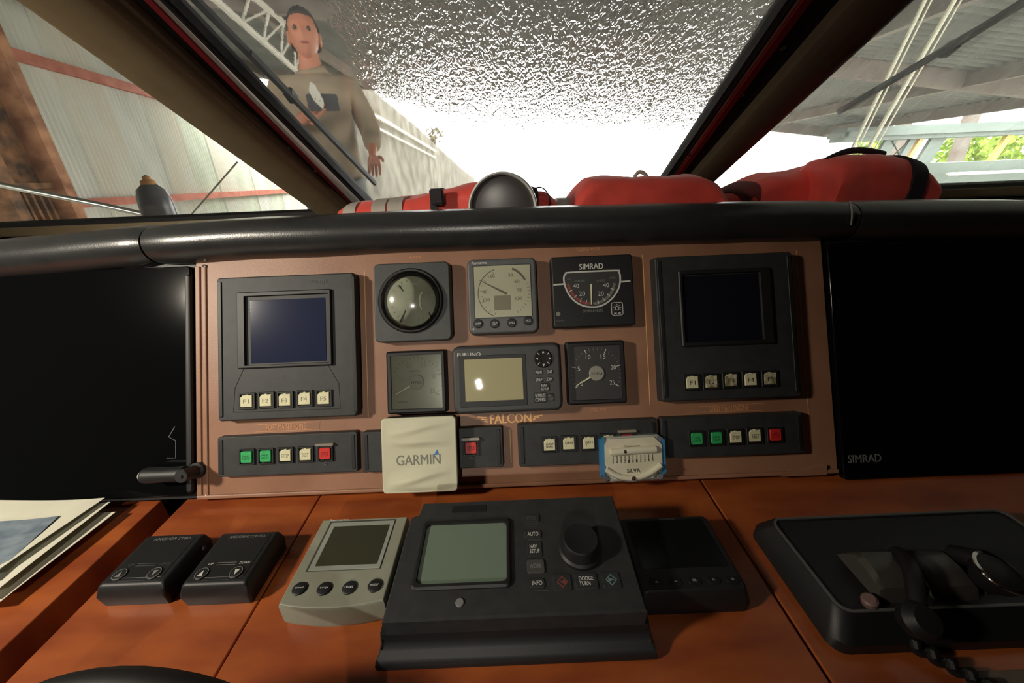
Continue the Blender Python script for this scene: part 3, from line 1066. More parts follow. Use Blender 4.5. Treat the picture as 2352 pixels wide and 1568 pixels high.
guard_m = mat('smoked_guard', (150, 140, 128), 0.25)
keystrip('black key strip with bright green, ivory and red keys, under the blue-grey screen', (499, 1004), (822, 1083),
         [(567, 1049, keyg_m, 'LOCAL\nCONTR', inkg_m, None), (611, 1047, keyg_m, 'PANEL\nILLUM', inkg_m, None), (656, 1045, key_m, 'STOP', inkf_m, None), (702, 1043, key_m, 'TEST', inkf_m, None), (747, 1041, keyr_m, 'EMER\nSTOP', inkr_m, guard_m)])
keystrip('black key strip partly covered by the white square cover, one red guarded key showing', (831, 992), (1157, 1072),
         [(1082, 1028, keyr_m, 'EMER\nSTOP', inkr_m, guard_m)])
keystrip('black key strip of ivory keys partly hidden behind the tilt meter', (1189, 974), (1514, 1059),
         [(1262, 1021, key_m, 'ALARM\nHORN', ink_m, None), (1306, 1018, key_m, 'GEN\n1', ink_m, None), (1352, 1017, key_m, 'GEN\n2', ink_m, None), (1396, 1013, key_m, 'TEST', ink_m, None), (1441, 1010, keyr_m, 'STOP', inkr_m, guard_m)])
keystrip('black key strip with dim green and ivory keys, right end of the fascia', (1517, 960), (1849, 1040),
         [(1600, 1007, keyg_m, 'LOCAL\nCONTR', inkg_m, None), (1645, 1005, keyg_m, 'PANEL\nILLUM', inkg_m, None), (1689, 1003, key_m, 'STOP', ink_m, None), (1733, 1000, key_m, 'TEST', ink_m, None), (1780, 998, keyr_m, 'EMER\nSTOP', inkr_m, None)])

# white display cover with wavy face, standing in front of the fascia
d = Dev(PAN, 'display_cover', 'white square display cover with wavy ridges and grey lettering, before the key strips', 'cover', (873, 962), (1052, 1129), 0.034)
bm = bmesh.new()
n1, n2 = 30, 30
rb_bm(bm, 0, 0, d.w, d.h, 0.0138, 0.029, 0.007, 0.0005)
mesh_obj('rim', bm, blackd_m, d.root, True)
bm = bmesh.new()
rb_bm(bm, 0, 0, d.w, d.h, 0.028, 0.0325, 0.006, 0.002)
mesh_obj('shell', bm, garmin_m, d.root, True)
bm = bmesh.new()
g = []
for j in range(49):
    row = []
    for i in range(25):
        x, y = (i / 24 - 0.5) * d.w * 0.95, (j / 48 - 0.5) * d.h * 0.95
        e = min(1, min(i, 24 - i) / 3) * min(1, min(j, 48 - j) / 3)
        xn, yn = x / d.w, y / d.h
        w = 0
        for yc, amp, bend in ((0.38, 0.8, 0.05), (0.20, 1, -0.07), (-0.27, 1, 0.08), (-0.42, 0.9, -0.07)):
            dd = yn - yc - bend * xn * 1.6 - 0.03 * math.sin(5 * xn)
            fade = 0.5 + 0.5 * math.cos(min(1, abs(xn) * 2.0) * math.pi * 0.9)
            sh = (dd / 0.05)
            w += amp * fade * (math.exp(-(sh + 0.5) ** 2) if sh < 0 else math.exp(-0.25) * math.exp(-(sh * 0.45) ** 2))
        row.append(bm.verts.new((x, y, 0.0324 + 0.0042 * w * e * (1 - math.exp(-((yn + 0.06) / 0.11) ** 2)))))
    g.append(row)
for j in range(48):
    for i in range(24):
        bm.faces.new((g[j][i], g[j][i + 1], g[j + 1][i + 1], g[j + 1][i]))
mesh_obj('wavy_face', bm, garmin_m, d.root, 'all')
d.text('GARMIN', (910, 1046), (1012, 1065), 0.0328, garmint_m, 0.3)
a, b, c = d.l(996, 1045, 0.034), d.l(1008, 1044, 0.034), d.l(1003, 1033, 0.034)
tag(prism(d.root, 'triangle_mark', blue_m, [a, b, c], 0.0325, 0.0330), 'small blue triangle above the lettering')

# inclinometer leaning on the fascia foot
d = Dev(PAN, 'tilt_meter', 'cream and blue tilt meter with curved bubble tubes, standing before ivory keys', 'inclinometer', (1378, 1003), (1531, 1112), 0.03)
pts = [d.l(*p, 0.022) for p in ((1386, 1012), (1394, 1004), (1512, 998), (1521, 1006), (1524, 1098), (1497, 1102), (1392, 1106), (1387, 1100))]
prism(d.root, 'back_plate', mat('grey_acrylic', (160, 164, 160), 0.2), pts, 0.012, 0.020)
for q in ((1378, 1012), (1388, 1004), (1390, 1092), (1381, 1098)), ((1519, 1003), (1527, 1010), (1531, 1084), (1522, 1092)):
    prism(d.root, 'side_rail', bluep_m, [d.l(*p, 0.023) for p in q], 0.012, 0.0225)
pts = [d.l(*p, 0.025) for p in ((1389, 1022), (1399, 1009), (1502, 1003), (1520, 1020), (1522, 1066), (1500, 1098), (1455, 1104), (1408, 1100), (1390, 1066))]
prism(d.root, 'face_plate', cream_m, pts, 0.020, 0.0242)
for p in ((1392, 1099), (1517, 1094), (1514, 1008)):
    a = d.l(*p, 0.023)
    lathe(d.root, 'corner_boss', mat('grey_boss', (120, 124, 128), 0.25), disc_prof(0.0045, 0.019, 0.0225), a.x, a.y, 0, 16)
def V3(a, z):
    return V((a.x, a.y, z))
tube(d.root, 'tube_rim', dim_m, [V3(d.l(1403, 1044.5, 0.026), 0.0248), V3(d.l(1450, 1039.5, 0.026), 0.0252), V3(d.l(1507, 1036.5, 0.026), 0.0248)], 0.0012, 8)
tube(d.root, 'upper_tube', clear_m, [V3(d.l(1404, 1039, 0.026), 0.0255), V3(d.l(1450, 1034, 0.026), 0.0262), V3(d.l(1506, 1031, 0.026), 0.0255)], 0.0052, 14)
low = smooth_path([V3(d.l(*p, 0.026), 0.0252) for p in ((1393, 1078), (1420, 1093), (1455, 1098), (1490, 1088), (1519, 1068))], 5)
tube(d.root, 'lower_tube', clear_m, low, 0.0040, 12)
tube(d.root, 'tube_rim', dim_m, [p + V((0, -0.0042, 0.001)) for p in low], 0.0008, 6)
for p, r in (((1436, 1037), 0.0028), ((1456, 1099), 0.003)):
    a = d.l(*p, 0.03)
    lathe(d.root, 'bead', mat('dark_bead', (60, 20, 24), 0.3), [(0, -r), (r * 0.7, -r * 0.7), (r, 0), (r * 0.7, r * 0.7), (0, r)], a.x, a.y, 0.0295, 14)
bm = bmesh.new()
for k in range(11):
    px, py = 1408 + 9.1 * k, 1047 - 0.42 * k
    strip_bm(bm, [d.l(px, py, 0.0245), d.l(px + 0.4, py + 13 - (0 if k != 5 else 2), 0.0245)], 0.0007, 0.024, 0.0246)
mesh_obj('scale_ticks', bm, ink_m, d.root)
for k, t in enumerate(('5', '4', '3', '2', '1', '0', '1', '2', '3', '4', '5')):
    px, py = 1408 + 9.1 * k, 1061.5 - 0.55 * k
    d.text(t, (px - 2, py - 3), (px + 2, py + 3), 0.0244, ink_m)
d.text('SILVA', (1440, 1076), (1471, 1084), 0.0244, ink_m, 1.0)
d.text('Made in Sweden', (1434, 1022), (1470, 1025), 0.0244, inkf_m)

# ------------------------------------------------------------------ things lying on the console
# anchor control boxes
def anchor_box(label, x0, x1, y0, y1, tt, lit, u):
    M = CON.mat((x0 + x1) / 2, (y0 + y1) / 2, 0)
    r = thing('anchor_control', label, 'control box', M, 'anchor control boxes on the left lid')
    w, h = x1 - x0, y1 - y0
    bm = bmesh.new()
    a = ringv(bm, outline(0, 0, w, h, 0.003), 0)
    b = ringv(bm, outline(0, 0, w + 0.004, h + 0.004, 0.004), 0.016)
    c = ringv(bm, outline(0, 0.001, w - 0.002, h - 0.004, 0.003), 0.027)
    e = ringv(bm, outline(0, 0.001, w - 0.010, h - 0.012, 0.003), 0.030)
    bridge(bm, a, b); bridge(bm, b, c); bridge(bm, c, e); bm.faces.new(a); bm.faces.new(e)
    mesh_obj('case', bm, blackd_m, r, True)
    rb(r, 'face_plate', mat('face_plate_black', (30, 31, 32), 0.35), 0, 0.002, w - 0.016, h - 0.018, 0.0295, 0.0305, 0.002, 0.0004)
    text(r, tt, 0.002, h * 0.37, w * 0.60, 0.0036, 0.0306, dim_m, 0.3)
    lm = white_m if lit else dim_m
    for s, body in ((-1, 'UP'), (1, 'DOWN')):
        cx, cy = s * w * 0.26 - 0.001, -h * 0.29
        bt = lathe(r, 'button', blackd_m, [(0, 0.0300), (0.0072, 0.0300), (0.0072, 0.0312), (0.0064, 0.0318), (0, 0.0318)], cx, cy, 0, 24)
        strip(bt, 'ring', dim_m, [(cx + 0.0066 * math.cos(R(a)), cy + 0.0066 * math.sin(R(a))) for a in range(0, 360, 18)], 0.0006, 0.0312, 0.0321, True)
        prism(bt, 'arrow', lm, [(cx - 0.0028, cy - 0.0034 * -s), (cx + 0.0028, cy - 0.0034 * -s), (cx, cy + 0.004 * -s)], 0.0315, 0.0321)
        text(r, body, cx + 0.002, cy + 0.0125, 0.006 if s < 0 else 0.012, 0.0028, 0.0306, lm if lit else dimmer_m, 0.2)
    for dy in (0.0108, 0.0136):
        strip(r, 'print_line', dim_m if lit else dimmer_m, [(-w * 0.16, -h * 0.29 + dy), (w * 0.14, -h * 0.29 + dy)], 0.0006, 0.0304, 0.0307)
    strip(r, 'print_line', dimmer_m, [(-w * 0.2, -h * 0.40), (w * 0.2, -h * 0.40)], 0.0005, 0.0304, 0.0307)
    return r


b1 = anchor_box('black anchor control box nearest the slot, its lettering dim', -0.4838, -0.4062, 0.2975, 0.3700, 'ANCHOR STBD', False, 0)
b2 = anchor_box('black anchor control box with brighter lettering, beside the grey tilted display', -0.3860, -0.3095, 0.2940, 0.3690, 'ANCHORING CONTROL', True, 0)
lathe(b1, 'side_button', dimmer_m, disc_prof(0.003, 0, 0.002), 0.0408, 0.022, 0.018, 14, Matrix.Rotation(R(90), 4, 'Y'))
del b1['group']; del b2['group']

# grey speed display
d = Dev(CON, 'speed_display', 'pale grey square display with dark olive screen and four round buttons, on the console', 'display', (742, 1192), (885, 1382), 0.033)
# real corners
x0, x1, y0, y1 = -0.2585, -0.1465, 0.2690, 0.3790
d.root.matrix_world = CON.mat((x0 + x1) / 2, (y0 + y1) / 2, 0)
d.c = V(((x0 + x1) / 2, (y0 + y1) / 2)); d.w, d.h = x1 - x0, y1 - y0
bm = bmesh.new()
def barrel(cx, cy, w, h, bulge, n=10):
    pts = []
    for k in range(n + 1):
        t = k / n
        pts.append((cx - w / 2 + w * t, cy - h / 2 - bulge * 4 * t * (1 - t)))
    pts += [(cx + w / 2, cy + h / 2), (cx - w / 2, cy + h / 2)]
    return pts
for (z, sc) in ():
    pass
rings = [ringv(bm, barrel(0, 0, d.w * k, d.h * k, 0.006), z) for k, z in ((0.97, 0.0), (1.0, 0.006), (1.0, 0.029), (0.985, 0.032), (0.96, 0.033))]
for a, b in zip(rings, rings[1:]):
    bridge(bm, a, b)
bm.faces.new(rings[0]); bm.faces.new(rings[-1])
mesh_obj('case', bm, ray_m, d.root, True)
cx, cy, w, h = d.rect((765, 1198), (868, 1330), 0.0335)
cx, cy, w, h = -0.001, 0.016, 0.086, 0.070
rb(d.root, 'screen_recess', mat('dark_slot', (70, 72, 66), 0.4), cx, cy, w, h, 0.032, 0.0333, 0.001, 0.0002)
rb(d.root, 'screen_surround', mat('pale_surround', (150, 154, 146), 0.35), cx + 0.001, cy - 0.001, w * 0.955, h * 0.95, 0.033, 0.0342, 0.001, 0.0005)
rb(d.root, 'screen', raylcd_m, cx + 0.0015, cy - 0.002, w * 0.83, h * 0.78, 0.0335, 0.0347, 0.001, 0.0003)
text(d.root, 'Raymarine', -0.033, 0.0525, 0.026, 0.0035, 0.0334, white_m, 0.5)
for k, t in enumerate(('speed', 'trip', 'reset', 'enter')):
    bx, by = -0.0405 + 0.0275 * k, -0.039 + (0 if k in (0, 3) else -0.0012)
    bt = lathe(d.root, 'button', blackd_m, [(0, 0.0325), (0.0075, 0.0325), (0.0075, 0.0345), (0.0065, 0.0353), (0, 0.0355)], bx, by, 0, 24)
    text(bt, t, bx, by, 0.009, 0.0026, 0.0356, white_m, 0.3, name='legend')

# autopilot: wedge on a flared stand, tilted top
AX0, AX1 = -0.131, 0.1165
YA0, ZA0, YA1, ZA1 = 0.2325, 0.058, 0.3640, 0.070
ap = thing('autopilot', 'large black autopilot control with green-grey screen and round knob, centre of console', 'autopilot', CON.mat())
AF = Frame((0, YA0, ZC + ZA0), (1, 0, 0), (0, YA1 - YA0, ZA1 - ZA0))


def apq(px, py, h=0.0):
    return AF.at(px, py, h)


APM = CON.mat().inverted() @ AF.mat()
aph = thing  # noqa


def ap_part(o):
    o.matrix_local = APM
    return o


LN = math.hypot(YA1 - YA0, ZA1 - ZA0)
# stand: flared foot swept across, profile in y-z
bm = bmesh.new()
pr = [(0.2215, 0.0), (0.2210, 0.006), (0.2235, 0.012), (0.2300, 0.017), (0.2340, 0.024), (0.2350, 0.036), (0.350, 0.040), (0.352, 0.0)]
a = [bm.verts.new((-0.146 + (0.006 if 0.016 < p[1] else 0), p[0], p[1])) for p in pr]
b = [bm.verts.new((0.1285 - (0.006 if 0.016 < p[1] else 0), p[0], p[1])) for p in pr]
bridge(bm, a, b); bm.faces.new(a); bm.faces.new(b)
es = [e for e in bm.edges]
bmesh.ops.bevel(bm, geom=es, offset=0.0015, segments=2, affect='EDGES')
mesh_obj('stand', bm, blackd_m, ap, True)
bm = bmesh.new()
wv = AX1 - AX0
pts = [(AX0 - 0.003, 0), (AX1 + 0.001, 0), (AX1 + 0.001, LN), (AX0 + 0.012, LN), (AX0 + 0.010, LN - 0.016), (AX0 + 0.001, LN - 0.020)]
rings = [ringv(bm, [(p[0], p[1] + (0.004 if False else 0)) for p in pts], z) for z in (-0.034, -0.003)]
top = ringv(bm, [(p[0] * 0.985 + 0.015 * (AX0 + AX1) / 2, p[1] * 0.975 + 0.0125 * LN) for p in pts], 0.0)
bridge(bm, rings[0], rings[1]); bridge(bm, rings[1], top); bm.faces.new(rings[0]); bm.faces.new(top)
ap_part(mesh_obj('case', bm, black_m, ap))


def aprect(p0, p1, h=0.001):
    a, b = apq(*p0, h), apq(*p1, h)
    return (a.x + b.x) / 2, (a.y + b.y) / 2, abs(b.x - a.x), abs(b.y - a.y)


def quad_rect(tl, tr, br, bl, h=0.001):
    q = [apq(*p, h) for p in (tl, tr, br, bl)]
    return sum(p.x for p in q) / 4, sum(p.y for p in q) / 4, (abs(q[1].x - q[0].x) + abs(q[2].x - q[3].x)) / 2, (abs(q[0].y - q[3].y) + abs(q[1].y - q[2].y)) / 2


cx, cy, w, h = quad_rect((980, 1205), (1163, 1200), (1166, 1335), (955, 1348))
ap_part(bezel(ap, 'screen_bezel', blackd_m, cx, cy, w * 1.10, h * 1.14, w, h, -0.001, 0.004, 0.006, 0.005, 0.002, 0.0))
ap_part(rb(ap, 'screen', green_m, cx, cy, w, h, -0.001, 0.0008, 0.005, 0.0003))


def aptext(t, p0, p1, m, bold=0.2, parent=None):
    o = text(parent or ap, t, *aprect(p0, p1, 0.001), 0.001, m, bold)
    return o


AP_TXT = []
for t, p0, p1, m in (('STBY', (1208, 1186), (1233, 1193), dimmer_m), ('AUTO', (1211, 1222), (1237, 1230), white_m), ('NAV\nSETUP', (1216, 1251), (1240, 1269), white_m), ('INFO', (1222, 1334), (1246, 1343), white_m), ('DODGE\nTURN', (1328, 1324), (1366, 1343), white_m)):
    cx, cy, w, h = aprect(p0, p1)
    bt = ap_part(rb(ap, 'button', black_m, cx, cy, max(w * 1.5, 0.014), h * 1.6 + 0.002, -0.001, 0.0012, 0.002, 0.0005))
    text(bt, t, cx, cy, w, h, 0.0013, m, 0.3, name='legend')
cx, cy, w, h = aprect((1210, 1286), (1252, 1315))
bt = ap_part(rb(ap, 'button', mat('grey_button', (72, 72, 72), 0.5), cx, cy, w, h, -0.001, 0.002, 0.002, 0.0006))
text(bt, 'WORK', cx, cy, w * 0.7, h * 0.34, 0.0021, dim_m, 0.3, name='legend')
for (px, py), mm, s in (((1292, 1336), mat('dim_red_print', (128, 62, 58), 0.6), -1), ((1404, 1331), mat('dim_teal_print', (104, 134, 134), 0.6), 1)):
    q = apq(px, py, 0.001)
    bt = ap_part(rb(ap, 'button', black_m, q.x, q.y, 0.018, 0.016, -0.001, 0.0012, 0.002, 0.0005))
    bm = bmesh.new()
    r_ = 0.0052
    strip_bm(bm, [(q.x - r_, q.y), (q.x, q.y + r_), (q.x + r_, q.y), (q.x, q.y - r_)], 0.0013, 0.0009, 0.0015, True)
    prism_bm(bm, [(q.x - s * 0.003, q.y + 0.0022), (q.x + s * 0.003, q.y), (q.x - s * 0.003, q.y - 0.0022)], 0.0009, 0.0015)
    mesh_obj('arrow_mark', bm, mm, bt)
q = apq(1332, 1262, 0.0)
kn = ap_part(lathe(ap, 'knob', blackd_m, [(0, -0.001), (0.0235, -0.001), (0.0235, 0.004), (0.021, 0.006), (0.0195, 0.017), (0.0175, 0.0195), (0.010, 0.0185), (0, 0.0180)], q.x, q.y, 0, 44))
lathe(kn, 'index_dot', white_m, disc_prof(0.0008, 0.0, 0.0045, 0.0002), q.x - 0.001, q.y - 0.0222, 0, 10)
q = apq(1056, 1384, 0.0)
ap_part(lathe(ap, 'power_button', dim_m, disc_prof(0.0042, -0.001, 0.0016), q.x, q.y, 0, 20))
cx, cy, w, h = aprect((1045, 1164), (1110, 1171))
ap_part(rb(ap, 'name_plate', blackd_m, cx, cy, w * 1.2, h * 1.6, -0.001, 0.0006, 0.001, 0.0002))
for k, q in enumerate(((1206, 1203, 1240), (1212, 1240, 1243), (1222, 1276, 1246), (1226, 1357, 1260))):
    a, b = apq(q[0], q[1] if k else 1203), apq(q[2], (q[1] if k else 1203) - 1)
    bt = ap_part(strip(ap, 'print_line', dimmer_m, [a, b], 0.0007, -0.0002, 0.0004))

# flat black display right of the autopilot
fd = thing('depth_display', 'flat black display with a row of five tiny buttons, right of the autopilot', 'display', CON.mat(0.183, 0.314, 0))
bm = bmesh.new()
w, h = 0.112, 0.098
rings = [ringv(bm, outline(0.001, 0, w + 0.006, h + 0.004, 0.006), 0), ringv(bm, outline(0.001, 0, w + 0.008, h + 0.006, 0.008), 0.012), ringv(bm, outline(0, 0.002, w, h - 0.002, 0.006), 0.028), ringv(bm, outline(0, 0.002, w - 0.006, h - 0.006, 0.005), 0.030)]
for a, b in zip(rings, rings[1:]):
    bridge(bm, a, b)
bm.faces.new(rings[0]); bm.faces.new(rings[-1])
mesh_obj('case', bm, blackd_m, fd, True)
rb(fd, 'screen', mat('black_screen', (20, 22, 22), 0.16), 0, 0.012, w * 0.86, h * 0.66, 0.0295, 0.0306, 0.003, 0.0003)
text(fd, 'RAYTHEON', 0.004, 0.0455, 0.020, 0.0022, 0.0306, dimmer_m, 0.3)
for k in range(5):
    bx = -0.038 + 0.0205 * k
    bt = rb(fd, 'button', void_m, bx, -0.036, 0.014, 0.008, 0.0295, 0.0312, 0.003, 0.0006)
    prism(bt, 'mark', dim_m, [(bx - 0.002, -0.037), (bx + 0.002, -0.037), (bx + (0.0 if k != 2 else 0.002), -0.0345), (bx - (0.0 if k != 2 else 0.002), -0.0345)], 0.031, 0.0315)

# engine control binnacle
eb = thing('engine_control', 'big black engine control binnacle with levers on the dim right lid', 'throttle', CON.mat(0.46, 0.292, 0))
bm = bmesh.new()
rings = [ringv(bm, outline(0, 0, 0.320, 0.145, 0.016, 6), 0), ringv(bm, outline(0, 0, 0.318, 0.145, 0.016, 6), 0.012), ringv(bm, outline(0, 0.004, 0.296, 0.118, 0.014, 6), 0.030), ringv(bm, outline(0, 0.004, 0.290, 0.112, 0.012, 6), 0.0315), ringv(bm, outline(0, 0.004, 0.284, 0.106, 0.010, 6), 0.029)]
for a, b in zip(rings, rings[1:]):
    bridge(bm, a, b)
bm.faces.new(rings[0]); bm.faces.new(rings[-1])
mesh_obj('base', bm, blackd_m, eb, True)
strip(eb, 'rim_line', mat('grey_rim', (92, 92, 92), 0.35), outline(0, 0.004, 0.290, 0.112, 0.012, 6), 0.0026, 0.030, 0.0322, True)  # even grey line along the upper rim of the base
lev_m = mat('lever_grey', (70, 68, 64), 0.3)


def eb_at(px, py, h):
    q_ = CON.at(px, py, h)
    return V((q_.x - 0.46, q_.y - 0.292, h))


def housing(c, w, ln, hh, m):
    bm = bmesh.new()
    rings = []
    for k in range(11):
        t = k / 10
        y = c.y - ln / 2 + ln * t
        z = hh * (0.0 if k in (0,) else min(1.0, 0.55 + 0.5 * math.sin(math.pi * min(t, 0.6) / 1.2)) if t < 0.7 else max(0.0, 1 - ((t - 0.7) / 0.3) ** 1.5))
        row = []
        for s_, f in ((-1, 0.0), (-0.97, 0.8), (-0.75, 1.0), (0.75, 1.0), (0.97, 0.8), (1, 0.0)):
            row.append(bm.verts.new((c.x + s_ * w / 2, y, 0.028 + z * f)))
        rings.append(row)
    for a, b in zip(rings, rings[1:]):
        for i in range(5):
            bm.faces.new((a[i], a[i + 1], b[i + 1], b[i]))
    bm.faces.new(rings[0]); bm.faces.new(rings[-1])
    return mesh_obj('lever_housing', bm, m, eb, True)


c1_, c2_ = eb_at(2026, 1300, 0.045), eb_at(2150, 1296, 0.045)
housing(c1_, 0.044, 0.056, 0.024, lev_m)
housing(c2_, 0.044, 0.056, 0.022, lev_m)
housing(eb_at(2262, 1288, 0.045), 0.040, 0.050, 0.018, blackd_m)
k1, k2 = eb_at(2110, 1425, 0.050), eb_at(2288, 1318, 0.062)
r1, r2 = (c1_ + c2_) / 2 + V((0, 0.012, 0)), c2_ + V((0.03, 0.01, 0))
lv = tube(eb, 'lever', blackd_m, smooth_path([r1, r1.lerp(k1, 0.45) + V((0, 0, 0.016)), k1], 6), [0.009 - 0.002 * k / 12 for k in range(13)], 12)
lathe(lv, 'knob', blackd_m, [(0, -0.013), (0.013, -0.009), (0.016, 0.003), (0.011, 0.011), (0, 0.012)], 0, 0, 0, 24, Matrix.Translation(k1) @ Matrix.Rotation(R(30), 4, 'X'))
lv = tube(eb, 'lever', blackd_m, smooth_path([r2, r2.lerp(k2, 0.5) + V((0, 0, 0.006)), k2 - V((0, 0, 0.006))], 6), [0.010 - 0.002 * k / 12 for k in range(13)], 12)
MK = Matrix.Translation(k2) @ Matrix.Scale(0.86, 4) @ Matrix.Rotation(R(12), 4, 'X') @ Matrix.Rotation(R(8), 4, 'Y')
lathe(lv, 'knob', blackd_m, [(0, -0.020), (0.014, -0.018), (0.021, -0.006), (0.0225, 0.004), (0.019, 0.007), (0.0, 0.0085)], 0, 0, 0, 32, MK)
bm = bmesh.new()
lathe_bm(bm, [(0.0215, 0.0035), (0.0236, 0.0040), (0.0236, 0.0056), (0.0205, 0.0066)], 32, MK)
tag(mesh_obj('knob_ring', bm, chrome_m, lv, True), 'bright metal ring round the knob')
lathe(eb, 'trim_button', mat('dusty_pink', (120, 96, 92), 0.5), [(0, 0), (0.007, 0), (0.007, 0.006), (0.005, 0.008), (0, 0.008)], eb_at(2000, 1380, 0.035).x, eb_at(2000, 1380, 0.035).y, 0.032, 18, Matrix.Rotation(R(-20), 4, 'Y'))
# grey plate and curly black cable at the lower right
tag(rb(None, 'grey_plate', mat('grey_plate', (104, 92, 78), 0.5), 0.50, 0.150, 0.19, 0.10, ZC, ZC + 0.006, 0.004, 0.001), 'dull grey-brown plate on the right lid before the engine control', 'plate')
q = CON.at(2120, 1560)
cab = tube(None, 'curly_cable', rubber_m, [V((0.372 + 0.012 * t + 0.004 * math.cos(t * 9.0), 0.222 - 0.012 * t, ZC + 0.010 + 0.004 * math.sin(t * 9.0))) for t in [k * 0.1 for k in range(75)]], 0.0042, 8)
tag(cab, 'curly black cable hanging over the right lid below the engine control', 'cable')

# paper charts on the left wing
def sheet(name, label, pts_uv, z, lift, m, group=None, nx=14, ny=10):
    """a paper sheet as a thin solid: bilinear quad with curled right edge"""
    bm = bmesh.new()
    tl, tr, br, bl = [V(p) for p in pts_uv]
    T, B = [], []
    for j in range(ny + 1):
        rt, rb_ = [], []
        for i in range(nx + 1):
            u, v = i / nx, j / ny
            p = (tl * (1 - u) + tr * u) * (1 - v) + (bl * (1 - u) + br * u) * v
            zz = z + lift * (u ** 3) * (1 - 0.3 * v) + 0.0015 * math.sin(5 * u + 3 * v)
            rt.append(bm.verts.new((p.x, p.y, zz + 0.0006)))
            rb_.append(bm.verts.new((p.x, p.y, zz)))
        T.append(rt); B.append(rb_)
    for j in range(ny):
        for i in range(nx):
            bm.faces.new((T[j][i], T[j][i + 1], T[j + 1][i + 1], T[j + 1][i]))
            bm.faces.new((B[j][i], B[j + 1][i], B[j + 1][i + 1], B[j][i + 1]))
    for j in range(ny):
        bm.faces.new((T[j][0], T[j + 1][0], B[j + 1][0], B[j][0])); bm.faces.new((T[j][nx], B[j][nx], B[j + 1][nx], T[j + 1][nx]))
    for i in range(nx):
        bm.faces.new((T[0][i], B[0][i], B[0][i + 1], T[0][i + 1])); bm.faces.new((T[ny][i], T[ny][i + 1], B[ny][i + 1], B[ny][i]))
    return mesh_obj(name, bm, m, None, True)


def cw(px, py, h):
    a = CON.at(px, py, h)
    return V((a.x, a.y))


zb = ZC + 0.003
c1 = sheet('chart_sheet', '', [cw(-160, 1160, 0.01), cw(262, 1168, 0.02), cw(0, 1398, 0.006), cw(-500, 1440, 0.006)], zb, 0.012, paper_m)
tag(c1, 'lowest white paper sheet of the chart stack, its edge running along the slot', 'paper')
c2 = sheet('chart_sheet', '', [cw(-160, 1150, 0.02), cw(252, 1150, 0.026), cw(-20, 1385, 0.014), cw(-500, 1430, 0.014)], zb + 0.008, 0.014, paper_m)
tag(c2, 'middle white paper sheet of the chart stack beside the slot', 'paper')
c3 = sheet('nautical_chart', '', [cw(-160, 1138, 0.028), cw(238, 1138, 0.034), cw(-45, 1352, 0.022), cw(-500, 1400, 0.022)], zb + 0.016, 0.012, paper_m)
tag(c3, 'topmost sheet of the chart stack, white-bordered with blue-grey map print', 'chart')
a = [cw(-160, 1212, 0.021), cw(137, 1187, 0.026), cw(-18, 1338, 0.024), cw(-420, 1390, 0.021)]
pr_ = sheet('map_print', '', a, zb + 0.0200, 0.0062, map_m)
pr_.parent = c3

# steering wheel rim at the lower left
sw_top = XZ(0.160).world(262, 1586)
Cn = V((sw_top.x, sw_top.y - 0.170 * math.cos(R(72)), sw_top.z - 0.170 * math.sin(R(72))))
MW = Matrix.Translation(Cn) @ Matrix.Rotation(R(72), 4, 'X')
sw = thing('steering_wheel', 'dark steering wheel rim just showing at the bottom below the anchor boxes', 'wheel', MW)
bm = bmesh.new()
pts = [V((0.205 * math.cos(2 * math.pi * k / 64), 0.205 * math.sin(2 * math.pi * k / 64), 0)) for k in range(64)]
rings = []
for k in range(64):
    a = 2 * math.pi * k / 64
    rings.append([bm.verts.new(((0.170 + 0.015 * math.cos(2 * math.pi * j / 12)) * math.cos(a), (0.170 + 0.015 * math.cos(2 * math.pi * j / 12)) * math.sin(a), 0.013 * math.sin(2 * math.pi * j / 12))) for j in range(12)])
for k in range(64):
    bridge(bm, rings[k], rings[(k + 1) % 64])
mesh_obj('rim', bm, rubber_m, sw, True)
for a in (20, 160, 270):
    tube(sw, 'spoke', rubber_m, [V((0.03 * math.cos(R(a)), 0.03 * math.sin(R(a)), -0.02)), V((0.160 * math.cos(R(a)), 0.160 * math.sin(R(a)), 0))], 0.010, 10)
lathe(sw, 'hub', rubber_m, [(0, -0.05), (0.035, -0.05), (0.045, -0.02), (0.04, 0.0), (0, 0.004)], 0, 0, 0, 30)
bpy.context.view_layer.update()
Mi = MW.inverted()
tube(sw, 'column', rubber_m, [V((0, 0, -0.045)), Mi @ V((Cn.x, 0.190, Cn.z - 0.06))], 0.022, 14)

# ------------------------------------------------------------------ windscreen: three panes in one raked plane, two pillars
outside = -1 if WIN.z < 0 else 1
INN = -WIN * 1 if WIN.z > 0 else WIN        # direction pointing into the cabin (down and back)
INN = V((0, -math.sin(RAKE), -math.cos(RAKE)))
MWS = Matrix((V((1, 0, 0)), V((0, -math.cos(RAKE), math.sin(RAKE))), INN * 1.0)).transposed().to_4x4()
MWS.translation = V((0, 1.15, -0.07))       # local: x across, y up the glass, z into the cabin


def wl(px, py, h=0.0):
    """pixel -> (x, y) on the glass plane shifted h into the cabin"""
    d = ray(px, py)
    o = V((0, 1.15, -0.07)) + INN * h
    t = o.dot(INN) / d.dot(INN)
    q = MWS.inverted() @ (d * t)
    return V((q.x, q.y))


TOPV = 0.93
film_l = film_glass('dusty_side_glass', 0.045)
film_r = film_glass('hazy_side_glass', 0.27, 0.05, (0.9, 0.93, 0.92), (60, 9, 60))
wet_m = wet_glass('wet_windscreen_outer')
inn_m = inner_glass('windscreen_inner', 0.19)


def pane(parent, x0, x1, m):
    return box(parent, 'pane', m, x0, x1, 0.0, TOPV, -0.006, -0.002)


